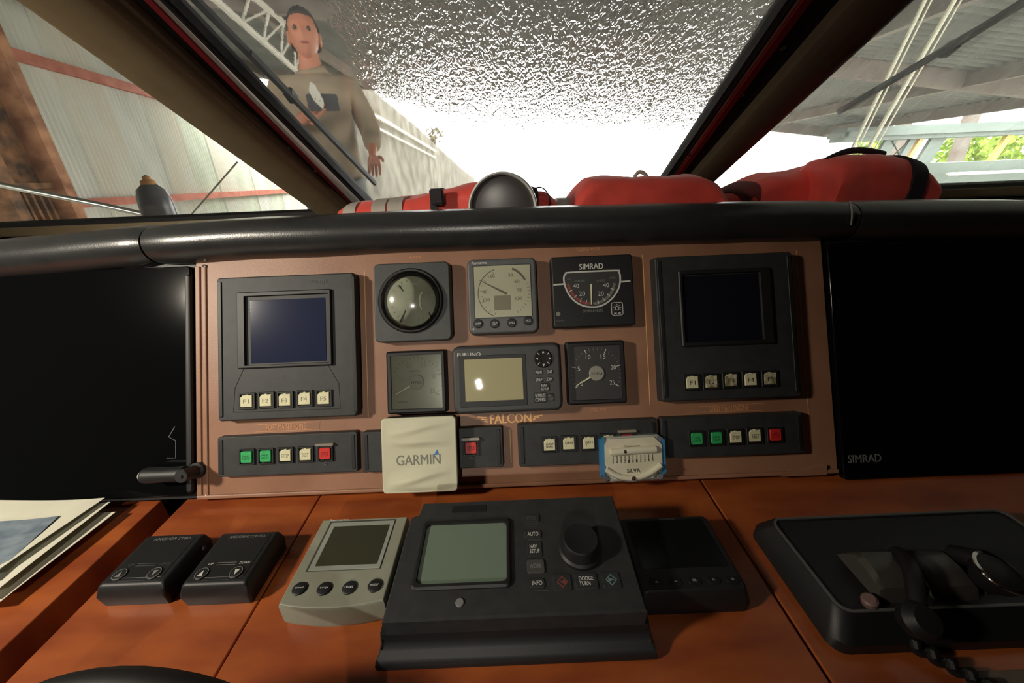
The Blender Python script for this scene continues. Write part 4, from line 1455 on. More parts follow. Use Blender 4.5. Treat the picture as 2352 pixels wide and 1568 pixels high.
w1 = thing('window_1', None, None, MWS, kind='structure')
w2 = thing('window_2', None, None, MWS, kind='structure')
w3 = thing('window_3', None, None, MWS, kind='structure')
for w_, x0, x1 in ((w1, -2.04, -0.50), (w3, 0.47, 2.04)):
    bm = bmesh.new()
    vs = [bm.verts.new(p) for p in ((x0, 0, -0.004), (x1, 0, -0.004), (x1, TOPV, -0.004), (x0, TOPV, -0.004))]
    bm.faces.new(vs)
    mesh_obj('pane', bm, film_l if w_ is w1 else film_r, w_)
bm = bmesh.new()
box_bm(bm, -0.46, 0.43, -0.005, TOPV, -0.010, -0.002)
bm.faces.ensure_lookup_table()
for f in bm.faces:
    c = f.calc_center_median()
    f.material_index = 1 if c.z > -0.0025 else 0
mesh_obj('pane', bm, None, w2, mats=[wet_m, inn_m])
# lower gaskets and sills
for w_, x0, x1 in ((w1, -2.04, -0.44), (w2, -0.50, 0.46), (w3, 0.42, 2.04)):
    rb(w_, 'gasket', rubber_m, (x0 + x1) / 2, -0.004, x1 - x0, 0.014, -0.012, 0.010, 0.002, 0.001)
    rb(w_, 'inner_lip', rubber_m, (x0 + x1) / 2, -0.024, x1 - x0, 0.024, -0.012, 0.000, 0.002, 0.001)
    bm = bmesh.new(); box_bm(bm, x0, x1, 1.128, 1.150, -0.0975, -0.0745, 0.002); bmesh.ops.transform(bm, matrix=MWS.inverted(), verts=bm.verts[:]); mesh_obj('sill', bm, tan_m, w_, True)
    rb(w_, 'lower_gasket', rubber_m, (x0 + x1) / 2, -0.048, x1 - x0, 0.022, -0.012, 0.004, 0.002, 0.001)
    box(w_, 'header', tand_m, x0, x1, TOPV - 0.01, TOPV + 0.05, -0.02, 0.01)


def pillar(name, rows, cov_m, strip_m, flip):
    """rows: (part, material, px at y=0 outer/inner, px at lower y outer/inner, lower y, height into the cabin, depth)"""
    t = thing(name, None, None, MWS, kind='structure')
    for part, m, a0, a1, b0, b1, yb, h0, h1, bev in rows:
        P0, P1 = wl(a0, 0, h1), wl(a1, 0, h1)
        Q0, Q1 = wl(b0, yb, h1), wl(b1, yb, h1)
        # run the edges on to the foot and the head of the glass
        def ext(p, q, y):
            k = (y - q.y) / (p.y - q.y)
            return q + (p - q) * k
        ends = []
        for y in (-0.045, TOPV):
            ends.append((ext(P0, Q0, y), ext(P1, Q1, y)))
        bm = bmesh.new()
        rings = []
        for (e0, e1) in ends:
            if e0.x > e1.x:
                e0, e1 = e1, e0
            w = e1.x - e0.x
            if bev:
                prof = [(0, h0), (0.01, h1 * 0.45 + h0 * 0.55), (0.06, h1 * 0.80 + h0 * 0.2), (0.18, h1 * 0.96 + h0 * 0.04), (0.4, h1), (0.62, h1), (0.84, h1 * 0.94 + h0 * 0.06), (0.95, h1 * 0.75 + h0 * 0.25), (1.0, h0)]
            else:
                prof = [(0, h0), (0, h1), (1, h1), (1, h0)]
            rings.append([bm.verts.new((e0.x + w * s, e0.y, z)) for s, z in prof])
        bridge(bm, rings[0], rings[1]); bm.faces.new(rings[0]); bm.faces.new(rings[1])
        mesh_obj(part, bm, m, t, bool(bev))
    return t


pl_rows = [
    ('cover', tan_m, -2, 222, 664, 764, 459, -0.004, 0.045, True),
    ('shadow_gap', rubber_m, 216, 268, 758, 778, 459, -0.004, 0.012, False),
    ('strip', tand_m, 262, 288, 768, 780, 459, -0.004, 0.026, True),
    ('screw_channel', rubber_m, 284, 332, 778, 795, 459, -0.004, 0.016, False),
    ('red_strip', redstrip_m, 330, 346, 793, 800, 459, -0.004, 0.020, False),
    ('white_strip', whitestrip_m, 345, 366, 799, 826, 459, -0.016, 0.016, False),
    ('gasket', rubber_m, 366, 372, 825, 829, 459, -0.014, 0.019, False),
    ('bead', steel_m, 373, 377, 829, 832, 459, -0.014, 0.017, False),
    ('outer_gasket', rubber_m, 377, 388, 832, 838, 459, -0.014, 0.014, False),
]
t1 = pillar('trim_1', pl_rows, tan_m, tand_m, 1)
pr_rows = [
    ('cover', tand_m, 2130, 1968, 1650, 1590, 420, -0.004, 0.045, True),  # darker tan puts the weaker light on this side into the colour
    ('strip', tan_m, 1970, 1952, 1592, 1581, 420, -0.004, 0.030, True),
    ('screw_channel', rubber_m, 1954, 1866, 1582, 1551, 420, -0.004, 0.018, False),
    ('red_strip', redstrip_m, 1867, 1846, 1552, 1543, 420, -0.004, 0.022, False),
    ('white_strip', whitestrip_m, 1847, 1830, 1543, 1534, 420, -0.016, 0.016, False),
    ('gasket', rubber_m, 1831, 1824, 1534, 1531, 420, -0.014, 0.019, False),
    ('bead', steel_m, 1824, 1819, 1531, 1528, 420, -0.014, 0.017, False),
    ('outer_gasket', rubber_m, 1819, 1808, 1528, 1521, 420, -0.014, 0.014, False),
]
t2 = pillar('trim_2', pr_rows, tan_m, tand_m, -1)
for t_, pts, h in ((t1, ((319, 31), (475, 173), (588, 271), (663, 341), (724, 393)), 0.016), (t2, ((1798, 110), (1704, 218), (1636, 296), (1586, 355)), 0.018)):
    for p in pts:
        q = wl(*p, h)
        lathe(t_, 'screw', steel_m, [(0, 0), (0.0042, 0), (0.004, 0.0015), (0.0015, 0.0026), (0.0012, 0.001), (0, 0.001)], q.x, q.y, h - 0.0003, 14)

# wipers outside the glass
def wiper(label, arm, blade, tip, hz):
    w_ = thing('wiper', label, 'wiper', MWS)
    A = [V((*wl(*p, hz), hz)) for p in arm]
    B = [V((*wl(*p, hz + 0.006), hz + 0.006)) for p in blade]
    bm = bmesh.new(); bar_bm(bm, A[0], A[1], 0.010, 0.008, V((0, 0, 1))); mesh_obj('arm', bm, rubber_m, w_)
    bm = bmesh.new(); bar_bm(bm, B[0], B[1], 0.007, 0.010, V((0, 0, 1))); mesh_obj('blade', bm, mat('wiper_rubber', (30, 32, 32), 0.5), w_)
    c = A[1].lerp(B[0], 0.0)
    bm = bmesh.new(); box_bm(bm, A[1].x - 0.008, A[1].x + 0.008, A[1].y - 0.012, A[1].y + 0.012, hz - 0.008, hz + 0.008, 0.002); mesh_obj('joint', bm, rubber_m, w_, True)
    return w_


wa = wiper('black wiper lying diagonally across the left end of the centre windscreen', ((440, -16), (668, 215)), ((575, 118), (862, 418)), None, -0.024)
wiper('grey wiper lying diagonally across the hazy right window', ((2420, -40), (2180, 112)), ((2352, 6), (1925, 258)), None, -0.024)

# ------------------------------------------------------------------ on the ledge: compass, cable, life jackets
q = XZ(0.735).world(1155, 480)
rr = 0.060
cm = thing('ledge_compass', 'round dark glass with thin chrome rim rising behind the roll before left life jacket', 'compass', Matrix.Translation(q) @ Matrix.Rotation(R(86), 4, 'X'))
lathe(cm, 'lens', mat('dark_lens', (74, 68, 68), 0.3, spec=0.6), [(0, 0.006)] + [(rr * 0.95 * math.sin(R(a)), 0.006 * math.cos(R(a))) for a in range(15, 91, 15)] + [(rr * 0.95, -0.004), (0, -0.004)], 0, 0, 0, 56)
tag(lathe(cm, 'rim', mat('rim_glint_white', (238, 238, 234), 0.25, spec=0.8), [(rr * 0.94, 0.0), (rr * 0.95, 0.007), (rr * 0.985, 0.011), (rr * 1.03, 0.007), (rr * 1.05, -0.002), (rr * 1.03, -0.012), (rr * 0.94, -0.012)], 0, 0, 0, 64), 'thin chrome rim, its gleam painted white')  # plain white colour paints in the bright gleam of the chrome
lathe(cm, 'body', blackd_m, [(0, -0.06), (0.03, -0.058), (rr * 0.9, -0.02), (rr, -0.008), (0, -0.008)], 0, 0, 0, 40)
tube(cm, 'foot', blackd_m, [V((0, -0.02, -0.03)), V((0, -(q.z + 0.105), -0.03))], 0.02, 14)
cb = smooth_path([XZ(0.75).world(*p) for p in ((1226, 480), (1225, 442), (1236, 430), (1252, 436), (1263, 458), (1258, 480), (1240, 490))], 6)
tag(tube(None, 'thin_cable', rubber_m, cb, 0.0013, 6), 'thin dark looped cable on the ledge beside the chrome-rimmed compass', 'cable')

LEDGE = -0.105


def jacket_bm(bm, tops, Y, depth, n=24, seamdrop=0.35, crease=0.006, seed=0.0):
    """puffy foam body lofted along X: tops = pixel crown, standing on the ledge"""
    st = [XZ(Y).world(*p) for p in tops]
    path = []
    for k in range(n * (len(st) - 1) + 1):
        i = min(k // n, len(st) - 2)
        t = k / n - i
        p0, p1, p2, p3 = st[max(i - 1, 0)], st[i], st[i + 1], st[min(i + 2, len(st) - 1)]
        x = p1.x + (p2.x - p1.x) * t
        z = 0.5 * ((2 * p1.z) + (p2.z - p0.z) * t + (2 * p0.z - 5 * p1.z + 4 * p2.z - p3.z) * t * t + (3 * p1.z - p0.z - 3 * p2.z + p3.z) * t ** 3)
        path.append((x, z))
    path = path[::max(1, n // 6)]
    rings = []
    N = len(path)
    for k, (x, z) in enumerate(path):
        hgt = max(z - LEDGE, 0.004)
        e = min(k, N - 1 - k) / max(1, N - 1)
        ed = min(1.0, math.sqrt(max(e, 0.0) / 0.10 + 0.05)) if e < 0.10 else 1.0
        ring = []
        for j in range(28):
            a = 2 * math.pi * j / 28
            c, s = math.cos(a), math.sin(a)
            ex = 0.62
            yy = math.copysign(abs(c) ** ex, c) * depth / 2 * ed
            zz = math.copysign(abs(s) ** ex, s) * hgt / 2
            # sewn seam groove round the middle of the front and the back
            g = math.exp(-((zz / (hgt / 2) - seamdrop + 0.5) / 0.10) ** 2) * crease
            yy -= math.copysign(g, yy) if abs(c) > 0.4 else 0
            nz = noise.noise(V((x * 17 + seed, yy * 24, zz * 26))) * 0.0085 + noise.noise(V((x * 50 + seed, yy * 60, zz * 60))) * 0.002
            ring.append(bm.verts.new((x, Y + depth * 0.1 + yy + nz, LEDGE + hgt / 2 + zz + (nz * 0.8 if s > -0.6 else 0))))
        rings.append(ring)
    for a, b in zip(rings, rings[1:]):
        bridge(bm, a, b)
    bm.faces.new(rings[0]); bm.faces.new(rings[-1])
    return path


def band_bm(bm, tops, Y, depth, x0px, x1px, grow=0.004):
    """fabric band wrapped round the body between two pixel columns"""
    pts = [XZ(Y).world(*p) for p in tops]
    xa, xb = XZ(Y).world(x0px, 450).x, XZ(Y).world(x1px, 450).x

    def zat(x):
        for a, b in zip(pts, pts[1:]):
            if a.x <= x <= b.x:
                return a.z + (b.z - a.z) * (x - a.x) / (b.x - a.x)
        return pts[-1].z
    rings = []
    for k in range(5):
        x = xa + (xb - xa) * k / 4
        hgt = zat(x) - LEDGE
        ring = []
        for j in range(28):
            a = 2 * math.pi * j / 28
            c, s = math.cos(a), math.sin(a)
            yy = math.copysign(abs(c) ** 0.62, c) * (depth / 2 + grow)
            zz = math.copysign(abs(s) ** 0.62, s) * (hgt / 2 + grow)
            ring.append(bm.verts.new((x + 0.25 * (0), Y + depth * 0.1 + yy, max(LEDGE + hgt / 2 + zz, LEDGE + 0.0005))))
        rings.append(ring)
    for a, b in zip(rings, rings[1:]):
        bridge(bm, a, b)
    bm.faces.new(rings[0]); bm.faces.new(rings[-1])


GJ = None
# left jacket
T1 = [(783, 496), (792, 478), (815, 467), (860, 461), (930, 455), (990, 443), (1060, 426), (1120, 415), (1150, 418), (1200, 428), (1250, 441), (1272, 458), (1288, 484)]
j1 = thing('life_jacket', 'red life jacket with silver tape and black strap, left on the ledge behind the compass', 'life jacket')
bm = bmesh.new(); jacket_bm(bm, T1, 0.86, 0.14, seed=1.0); mesh_obj('foam_body', bm, jacket_m, j1, True)
for a, b in ((803, 831), (867, 898), (902, 935)):
    bm = bmesh.new(); band_bm(bm, T1, 0.86, 0.14, a, b, 0.003); mesh_obj('reflective_tape', bm, reflect_m, j1, True)
bm = bmesh.new(); band_bm(bm, T1, 0.86, 0.14, 998, 1014, 0.005); st_ = mesh_obj('strap', bm, strap_m, j1, True)
bm = bmesh.new(); band_bm(bm, T1, 0.86, 0.14, 1208, 1232, 0.005); mesh_obj('strap', bm, strap_m, j1, True)
qb = XZ(0.80).world(1005, 450)
box(st_, 'buckle', strap_m, qb.x - 0.013, qb.x + 0.013, 0.784, 0.80, qb.z - 0.016, qb.z + 0.014, 0.003)
# middle jacket
T2 = [(1300, 476), (1312, 450), (1330, 425), (1352, 409), (1400, 404), (1470, 404), (1540, 403), (1600, 404), (1625, 416), (1640, 436), (1652, 470)]
j2 = thing('life_jacket', 'orange-red life jacket lying plain and flat, middle of the ledge before right pillar', 'life jacket')
bm = bmesh.new(); jacket_bm(bm, T2, 0.84, 0.15, seedrop if False else 24, 0.75, 0.007, 5.0); mesh_obj('foam_body', bm, jacket_m, j2, True)
T2b = [(1268, 476), (1278, 458), (1295, 456), (1312, 458), (1322, 476)]
bm = bmesh.new(); jacket_bm(bm, T2b, 0.86, 0.10, seed=3.0); mesh_obj('collar_flap', bm, reflect_m, j2, True)
q = XZ(0.84).world(1478, 402)
tube(j2, 'webbing_loop', mat('pale_webbing', (190, 184, 170), 0.7), smooth_path([q + V((-0.012, 0.02, -0.003)), q + V((-0.004, 0.02, 0.006)), q + V((0.006, 0.02, 0.004)), q + V((0.014, 0.02, -0.003))], 5), 0.004, 8)
# right jacket: two lobes
T3 = [(1640, 462), (1668, 447), (1700, 426), (1760, 402), (1820, 390), (1880, 381), (1915, 388), (1930, 405), (1938, 440)]
T4 = [(1876, 450), (1886, 388), (1910, 366), (1950, 355), (2000, 353), (2040, 360), (2070, 370), (2090, 388), (2104, 410), (2112, 440)]
j3 = thing('life_jacket', 'puffy red life jacket folded into two lobes with black strap, right end of ledge', 'life jacket')
bm = bmesh.new(); jacket_bm(bm, T3, 0.93, 0.14, 24, 0.7, 0.006, 9.0); mesh_obj('foam_lobe', bm, jacket_m, j3, True)
bm = bmesh.new(); jacket_bm(bm, T4, 0.85, 0.15, 24, 0.62, 0.008, 12.0); mesh_obj('foam_lobe', bm, jacket_m, j3, True)
bm = bmesh.new(); band_bm(bm, T4, 0.85, 0.15, 2018, 2048, 0.005); mesh_obj('strap', bm, strap_m, j3, True)
bm = bmesh.new(); band_bm(bm, T3, 0.93, 0.14, 1672, 1712, 0.003); mesh_obj('dark_panel', bm, mat('dark_red_fabric', (96, 34, 34), 0.7), j3, True)
tube(j3, 'top_strap', strap_m, smooth_path([XZ(0.86).world(*p) for p in ((1900, 366), (1940, 349), (1980, 345), (2030, 354))], 5), 0.006, 8)

# ------------------------------------------------------------------ outside: deck, bottle, rail, stand-in for the reflected person
DECK = -0.87
deck_m = mat('grp_deck', (206, 204, 196), 0.6, var=0.04, scale=5)
dk = thing('foredeck', None, None, kind='structure')
box(dk, 'deck', deck_m, -2.3, 2.3, 1.25, 6.2, DECK - 0.06, DECK)
box(dk, 'coaming', deck_m, -2.2, 2.2, 1.20, 1.62, DECK, -0.095, 0.01)
bt = XZ(1.38).world(368, 494)
bo = thing('bottle', 'squat dark bottle with orange cap and yellow foot outside the left window', 'bottle', Matrix.Translation((bt.x, 1.38, -0.095)))
hz = XZ(1.38).world(352, 400).z + 0.095
bw = 0.047
lathe(bo, 'body', mat('smoked_bottle', (116, 112, 116), 0.25, var=0.3, scale=12, trans=0.15), [(0, 0.02), (bw, 0.02), (bw, hz * 0.35), (bw * 0.97, hz * 0.52), (bw * 0.8, hz * 0.70), (bw * 0.45, hz * 0.80), (0.012, hz * 0.84), (0, hz * 0.84)], 0, 0, 0, 32)
tag(lathe(bo, 'cap', mat('orange_cap', (214, 150, 84), 0.45), [(0, hz * 0.80), (0.022, hz * 0.80), (0.019, hz * 0.88), (0.012, hz * 0.90), (0.010, hz * 0.96), (0.0, hz)], 0, 0, 0, 24), 'pale orange pointed cap')
tag(lathe(bo, 'foot', mat('yellow_foot', (226, 196, 60), 0.45), [(0, 0), (bw * 1.03, 0), (bw * 1.03, 0.018), (bw, 0.022), (0, 0.022)], 0, 0, 0, 32), 'yellow foot band')
q0, q1, q2 = XZ(1.7).world(-120, 400), XZ(1.7).world(240, 472), XZ(1.7).world(352, 497)
tag(tube(None, 'deck_rail', steel_m, [q0, q1, q2], 0.011, 14), 'polished steel rail sloping past the rusty column outside left window', 'rail')
tag(tube(None, 'mooring_line', mat('dull_rope', (120, 112, 96), 0.8), [XZ(2.2).world(545, 372), XZ(2.2).world(440, 492)], 0.004, 8), 'thin dull rope slanting across the corrugated wall right of the bottle', 'rope')

# --- figure added on deck, standing in for a person's reflection in the windscreen
skin_m = mat('skin', (190, 122, 92), 0.55, var=0.06, scale=30)
jack2_m = mat('tan_jacket_cloth', (150, 132, 106), 0.8, var=0.14, scale=14, bump=0.2, bscale=40)
trous_m = mat('grey_trousers', (118, 122, 116), 0.8, var=0.1, scale=14)
hair_m = mat('dark_hair', (44, 40, 36), 0.7, bump=0.5, bscale=120)
PX, PY = -1.06, 2.60
per = thing('person', 'stand-in for the windscreen reflection of a dark-haired person in tan jacket holding a phone', 'person', Matrix.Translation((PX, PY, DECK)) @ Matrix.Rotation(R(12), 4, 'Z'))
HH = 1.77


def skin_obj(name, verts, edges, rad, m, parent, sub=2, root=0):
    me = bpy.data.meshes.new(name)
    me.from_pydata(verts, edges, [])
    o = bpy.data.objects.new(name, me)
    COL.objects.link(o)
    o.parent = parent
    md = o.modifiers.new('skin', 'SKIN')
    md.use_smooth_shade = True
    for i, r in enumerate(rad):
        v = me.skin_vertices[0].data[i]
        v.radius = r if isinstance(r, tuple) else (r, r)
        v.use_root = (i == root)
    sb = o.modifiers.new('sub', 'SUBSURF')
    sb.levels = sb.render_levels = sub
    me.materials.append(m)
    return o


Vv, Ee, Rr_ = [], [], []


def jv(p, r, parent=None):
    Vv.append(p)
    Rr_.append(r)
    if parent is not None:
        Ee.append((parent, len(Vv) - 1))
    return len(Vv) - 1


# local frame: facing -Y (towards the cabin)
pel = jv((0, 0, 0.93), (0.135, 0.095))
spn = jv((0, 0.0, 1.12), (0.14, 0.105), pel)
chs = jv((0, 0.0, 1.30), (0.165, 0.115), spn)
nkb = jv((0, 0.0, 1.44), (0.075, 0.07), chs)
nk = jv((0, -0.012, 1.52), (0.055, 0.056), nkb)
hd = jv((0, -0.02, 1.58), (0.06, 0.07), nk)


def hand(wrist_i, w, d, side):
    """palm, four fingers and a thumb from the wrist along direction d"""
    d = d.normalized()
    lat = d.cross(V((0, -1, 0)))
    if lat.length < 0.1:
        lat = d.cross(V((0, 0, 1)))
    lat.normalize()
    lat *= side
    palm = jv(tuple(w + d * 0.075), (0.036, 0.018), wrist_i)
    for k, (off, ln) in enumerate(((-0.03, 0.075), (-0.01, 0.085), (0.010, 0.080), (0.028, 0.062))):
        b = w + d * 0.085 + lat * off
        i1 = jv(tuple(b), (0.010, 0.010), palm)
        i2 = jv(tuple(b + d * ln * 0.5 + V((0, -0.010, 0))), (0.009, 0.009), i1)
        jv(tuple(b + d * ln * 0.9 + V((0, -0.032, 0))), (0.0075, 0.0075), i2)
    t0 = w + d * 0.035 - lat * 0.038
    i1 = jv(tuple(t0), (0.011, 0.011), palm)
    jv(tuple(t0 + d * 0.035 - lat * 0.018 + V((0, -0.02, 0))), (0.009, 0.009), i1)
    return palm


# hanging arm on the photo's right, raised arm holding the phone on the left
sh1 = jv((0.19, 0.0, 1.39), (0.062, 0.062), chs)
el1 = jv((0.27, -0.02, 1.15), (0.046, 0.046), sh1)
wr1 = jv((0.27, -0.16, 1.05), (0.030, 0.026), el1)
hand(wr1, V((0.27, -0.16, 1.05)), V((0.0, -0.12, -0.20)), 1)
sh2 = jv((-0.19, 0.0, 1.39), (0.062, 0.062), chs)
el2 = jv((-0.27, -0.06, 1.13), (0.046, 0.046), sh2)
wr2 = jv((-0.06, -0.24, 1.20), (0.030, 0.026), el2)
hand(wr2, V((-0.06, -0.24, 1.20)), V((0.20, -0.06, 0.10)), -1)
for s in (-1, 1):
    hp = jv((s * 0.095, 0, 0.86), (0.075, 0.075), pel)
    kn_ = jv((s * 0.11, -0.01, 0.48), (0.056, 0.056), hp)
    an = jv((s * 0.115, 0.02, 0.09), (0.040, 0.040), kn_)
    jv((s * 0.125, -0.15, 0.035), (0.042, 0.034), an)
body = skin_obj('body', Vv, Ee, Rr_, skin_m, per)


def sub_skeleton(idx_pts, name, m, sub=2):
    vs, es, rs = [], [], []
    for chain in idx_pts:
        prev = None
        for p, r in chain:
            key_ = tuple(round(c, 4) for c in p)
            found = next((i for i, q in enumerate(vs) if tuple(round(c, 4) for c in q) == key_), None)
            if found is None:
                vs.append(p); rs.append(r)
                found = len(vs) - 1
            if prev is not None and (prev, found) not in es:
                es.append((prev, found))
            prev = found
    return skin_obj(name, vs, es, rs, m, per, sub)


C_ = (0, 0.0, 1.30)
sub_skeleton([
    [((0, 0, 0.80), (0.21, 0.165)), ((0, 0, 0.95), (0.20, 0.155)), ((0, 0, 1.10), (0.185, 0.14)), (C_, (0.20, 0.145)), ((0, 0, 1.43), (0.10, 0.095)), ((0, -0.008, 1.495), (0.074, 0.074))],
    [(C_, (0.20, 0.145)), ((0.195, 0.0, 1.38), (0.078, 0.078)), ((0.27, -0.02, 1.15), (0.066, 0.066)), ((0.27, -0.145, 1.065), (0.048, 0.048))],
    [(C_, (0.20, 0.145)), ((-0.195, 0.0, 1.38), (0.078, 0.078)), ((-0.27, -0.06, 1.13), (0.068, 0.068)), ((-0.09, -0.215, 1.185), (0.048, 0.048))],
], 'jacket', jack2_m)
sub_skeleton([
    [((0, 0, 0.98), (0.165, 0.13)), ((0.098, 0, 0.80), (0.102, 0.102)), ((0.11, -0.01, 0.48), (0.080, 0.080)), ((0.115, 0.02, 0.10), (0.070, 0.070))],
    [((0, 0, 0.98), (0.165, 0.13)), ((-0.098, 0, 0.80), (0.102, 0.102)), ((-0.11, -0.01, 0.48), (0.080, 0.080)), ((-0.115, 0.02, 0.10), (0.070, 0.070))],
], 'trousers', trous_m)
for s in (-1, 1):
    bm = bmesh.new(); box_bm(bm, s * 0.125 - 0.05, s * 0.125 + 0.05, -0.20, 0.08, 0.0, 0.085, 0.025); mesh_obj('shoe', bm, rubber_m, per, True)
# head with face
bm = bmesh.new()
bmesh.ops.create_uvsphere(bm, u_segments=36, v_segments=26, radius=1.0)
for v in bm.verts:
    x, y, z = v.co
    X, Y_, Z_ = x * 0.074, y * 0.096, z * 0.118
    if z < -0.1:
        k = 1 - 0.34 * ((-z - 0.1) / 0.9) ** 1.4
        X *= k
        if y > 0:
            Y_ *= 1 - 0.35 * (-z)
    if y < 0:
        f = math.exp(-(x / 0.20) ** 2)
        Y_ -= 0.024 * f * math.exp(-((z + 0.16) / 0.14) ** 2)                       # nose
        Y_ -= 0.006 * math.exp(-(x / 0.5) ** 2) * math.exp(-((z + 0.52) / 0.10) ** 2)  # lips
        Y_ -= 0.008 * math.exp(-(x / 0.35) ** 2) * math.exp(-((z + 0.85) / 0.18) ** 2)  # chin
        for s in (-1, 1):
            Y_ += 0.010 * math.exp(-((x - s * 0.42) / 0.17) ** 2) * math.exp(-((z - 0.03) / 0.12) ** 2)  # eye sockets
            Y_ -= 0.005 * math.exp(-((x - s * 0.40) / 0.22) ** 2) * math.exp(-((z - 0.24) / 0.08) ** 2)  # brow
    v.co = (X, Y_, Z_)
head = mesh_obj('head', bm, skin_m, body, 'all')
head.location = (0, -0.030, 1.622)
head.rotation_euler = (R(-6), 0, R(8))
for s in (-1, 1):
    bm = bmesh.new()
    bmesh.ops.create_uvsphere(bm, u_segments=14, v_segments=10, radius=0.0125)
    bmesh.ops.translate(bm, vec=(s * 0.031, -0.076, 0.004), verts=bm.verts[:])
    e_ = mesh_obj('eye', bm, mat('eye_dark', (70, 54, 46), 0.3), body, 'all')
    e_.location = head.location; e_.rotation_euler = head.rotation_euler
    bm = bmesh.new()
    bmesh.ops.create_uvsphere(bm, u_segments=12, v_segments=10, radius=0.03)
    bmesh.ops.transform(bm, matrix=Matrix.Translation((s * 0.075, 0.008, -0.012)) @ Matrix.Diagonal((0.35, 0.7, 1.1, 1)), verts=bm.verts[:])
    e_ = mesh_obj('ear', bm, skin_m, body, 'all')
    e_.location = head.location; e_.rotation_euler = head.rotation_euler
bm = bmesh.new()
bmesh.ops.create_uvsphere(bm, u_segments=12, v_segments=8, radius=1)
bmesh.ops.transform(bm, matrix=Matrix.Translation((0, -0.089, -0.061)) @ Matrix.Diagonal((0.024, 0.008, 0.006, 1)), verts=bm.verts[:])
e_ = mesh_obj('lips', bm, mat('lip', (150, 78, 66), 0.5), body, 'all')
e_.location = head.location; e_.rotation_euler = head.rotation_euler
bm = bmesh.new()
bmesh.ops.create_uvsphere(bm, u_segments=32, v_segments=22, radius=1.0)
dl = []
for v in bm.verts:
    x, y, z = v.co
    lim = 0.52 if y < -0.35 else (0.10 if y < 0.1 else -0.45)
    if z < lim:
        dl.append(v)
    n_ = noise.noise(V((x * 5, y * 5, z * 5)))
    v.co = (x * (0.083 + 0.006 * n_), y * (0.105 + 0.006 * n_) + 0.004, z * (0.130 + 0.006 * n_))
bmesh.ops.delete(bm, geom=dl, context='VERTS')
geom = bm.faces[:]
hr = mesh_obj('hair', bm, hair_m, per, 'all')
hr.location = head.location; hr.rotation_euler = head.rotation_euler
sd = hr.modifiers.new('thick', 'SOLIDIFY'); sd.thickness = 0.012; sd.offset = -1
Mp = per.matrix_world
bpy.context.view_layer.update()
ph = rb(None, 'phone', blackd_m, 0, 0, 0.075, 0.15, -0.004, 0.005, 0.010, 0.001)
ph.matrix_world = per.matrix_world @ Matrix.Translation((0.075, -0.295, 1.27)) @ Matrix.Rotation(R(90), 4, 'X') @ Matrix.Rotation(R(90), 4, 'Z')
tag(ph, 'dark phone held at the chest of the stand-in for the reflected person', 'phone')

fp = XZ(2.31)
M_ = Matrix.Translation((0, 2.31, 0)) @ Matrix.Rotation(R(90), 4, 'X')
o = prism(None, 'reflected_fleck', paper_m, [V((fp.world(*p).x, fp.world(*p).z)) for p in ((712, 186), (722, 192), (744, 230), (743, 250), (722, 230), (710, 208))], -0.002, 0.002)  # white sheet added for a pale fleck of reflection below the phone
o.matrix_world = M_
tag(o, 'small white sheet standing in for a reflected fleck below the phone', 'paper')

# ------------------------------------------------------------------ outside: boat shed
vd = ray(1045, 410.5); vd.z = 0; vd.normalize()            # direction of the shed wall
W0 = V((-6.5, 0, 0))
wn = V((vd.y, -vd.x, 0))                                   # towards the boat


def WP(s, z, off=0.0):
    return W0 + vd * s + wn * off + V((0, 0, z))


Mwall = Matrix((vd, V((0, 0, 1)), wn)).transposed().to_4x4()
Mwall.translation = W0
GROUND = -3.0
zr = lambda x: 1.92 - 0.125 * x
sheet_mats = [mat('zinc_sheet_a', (218, 222, 206), 0.6, rgb2=(196, 202, 184), scale=2.5, stretch=(1, 0.3, 1), detail=8),
              mat('zinc_sheet_b', (222, 222, 214), 0.6, rgb2=(204, 206, 196), scale=2.5, stretch=(1, 0.3, 1), detail=8),
              mat('zinc_sheet_c', (214, 216, 204), 0.6, rgb2=(212, 206, 190), scale=2.0, stretch=(1, 0.3, 1), detail=8)]
ws = thing('wall_shed', None, None, Mwall, kind='structure')
bm = bmesh.new()
pitch = 0.0762 * 1.3
nw = 10
cols = []
H0, H1 = GROUND, 5.4
for k in range(nw * 8 + 1):
    x = pitch * k / 8
    z = 0.026 * math.cos(2 * math.pi * k / 8)
    cols.append((bm.verts.new((x, H0, z)), bm.verts.new((x, H1, z))))
for a, b in zip(cols, cols[1:]):
    bm.faces.new((a[0], b[0], b[1], a[1]))
me0 = None
first = mesh_obj('sheet', bm, sheet_mats[0], ws, 'all')
first.data.materials.clear()
first.data.materials.append(sheet_mats[0])
meshes = [first.data]
for mm in sheet_mats[1:]:
    c = first.data.copy(); c.materials.clear(); c.materials.append(mm); meshes.append(c)
wsheet = pitch * nw
first.location = (-3.0, 0, 0)
for k in range(1, 22):
    o = first.copy()
    o.data = meshes[(k * 7 + k // 3) % 3]
    COL.objects.link(o)
    o.location = (-3.0 + wsheet * 0.985 * k, 0, 0.006 * (k % 2))
redsteel_m = rust('red_oxide_steel', (186, 112, 92), (164, 90, 70), 6)
for z, w_ in ((1.99, 0.16), (-0.115, 0.14)):
    box(ws, 'girt', redsteel_m, -3.0, 18.2, z - w_ / 2, z + w_ / 2, 0.03, 0.11)
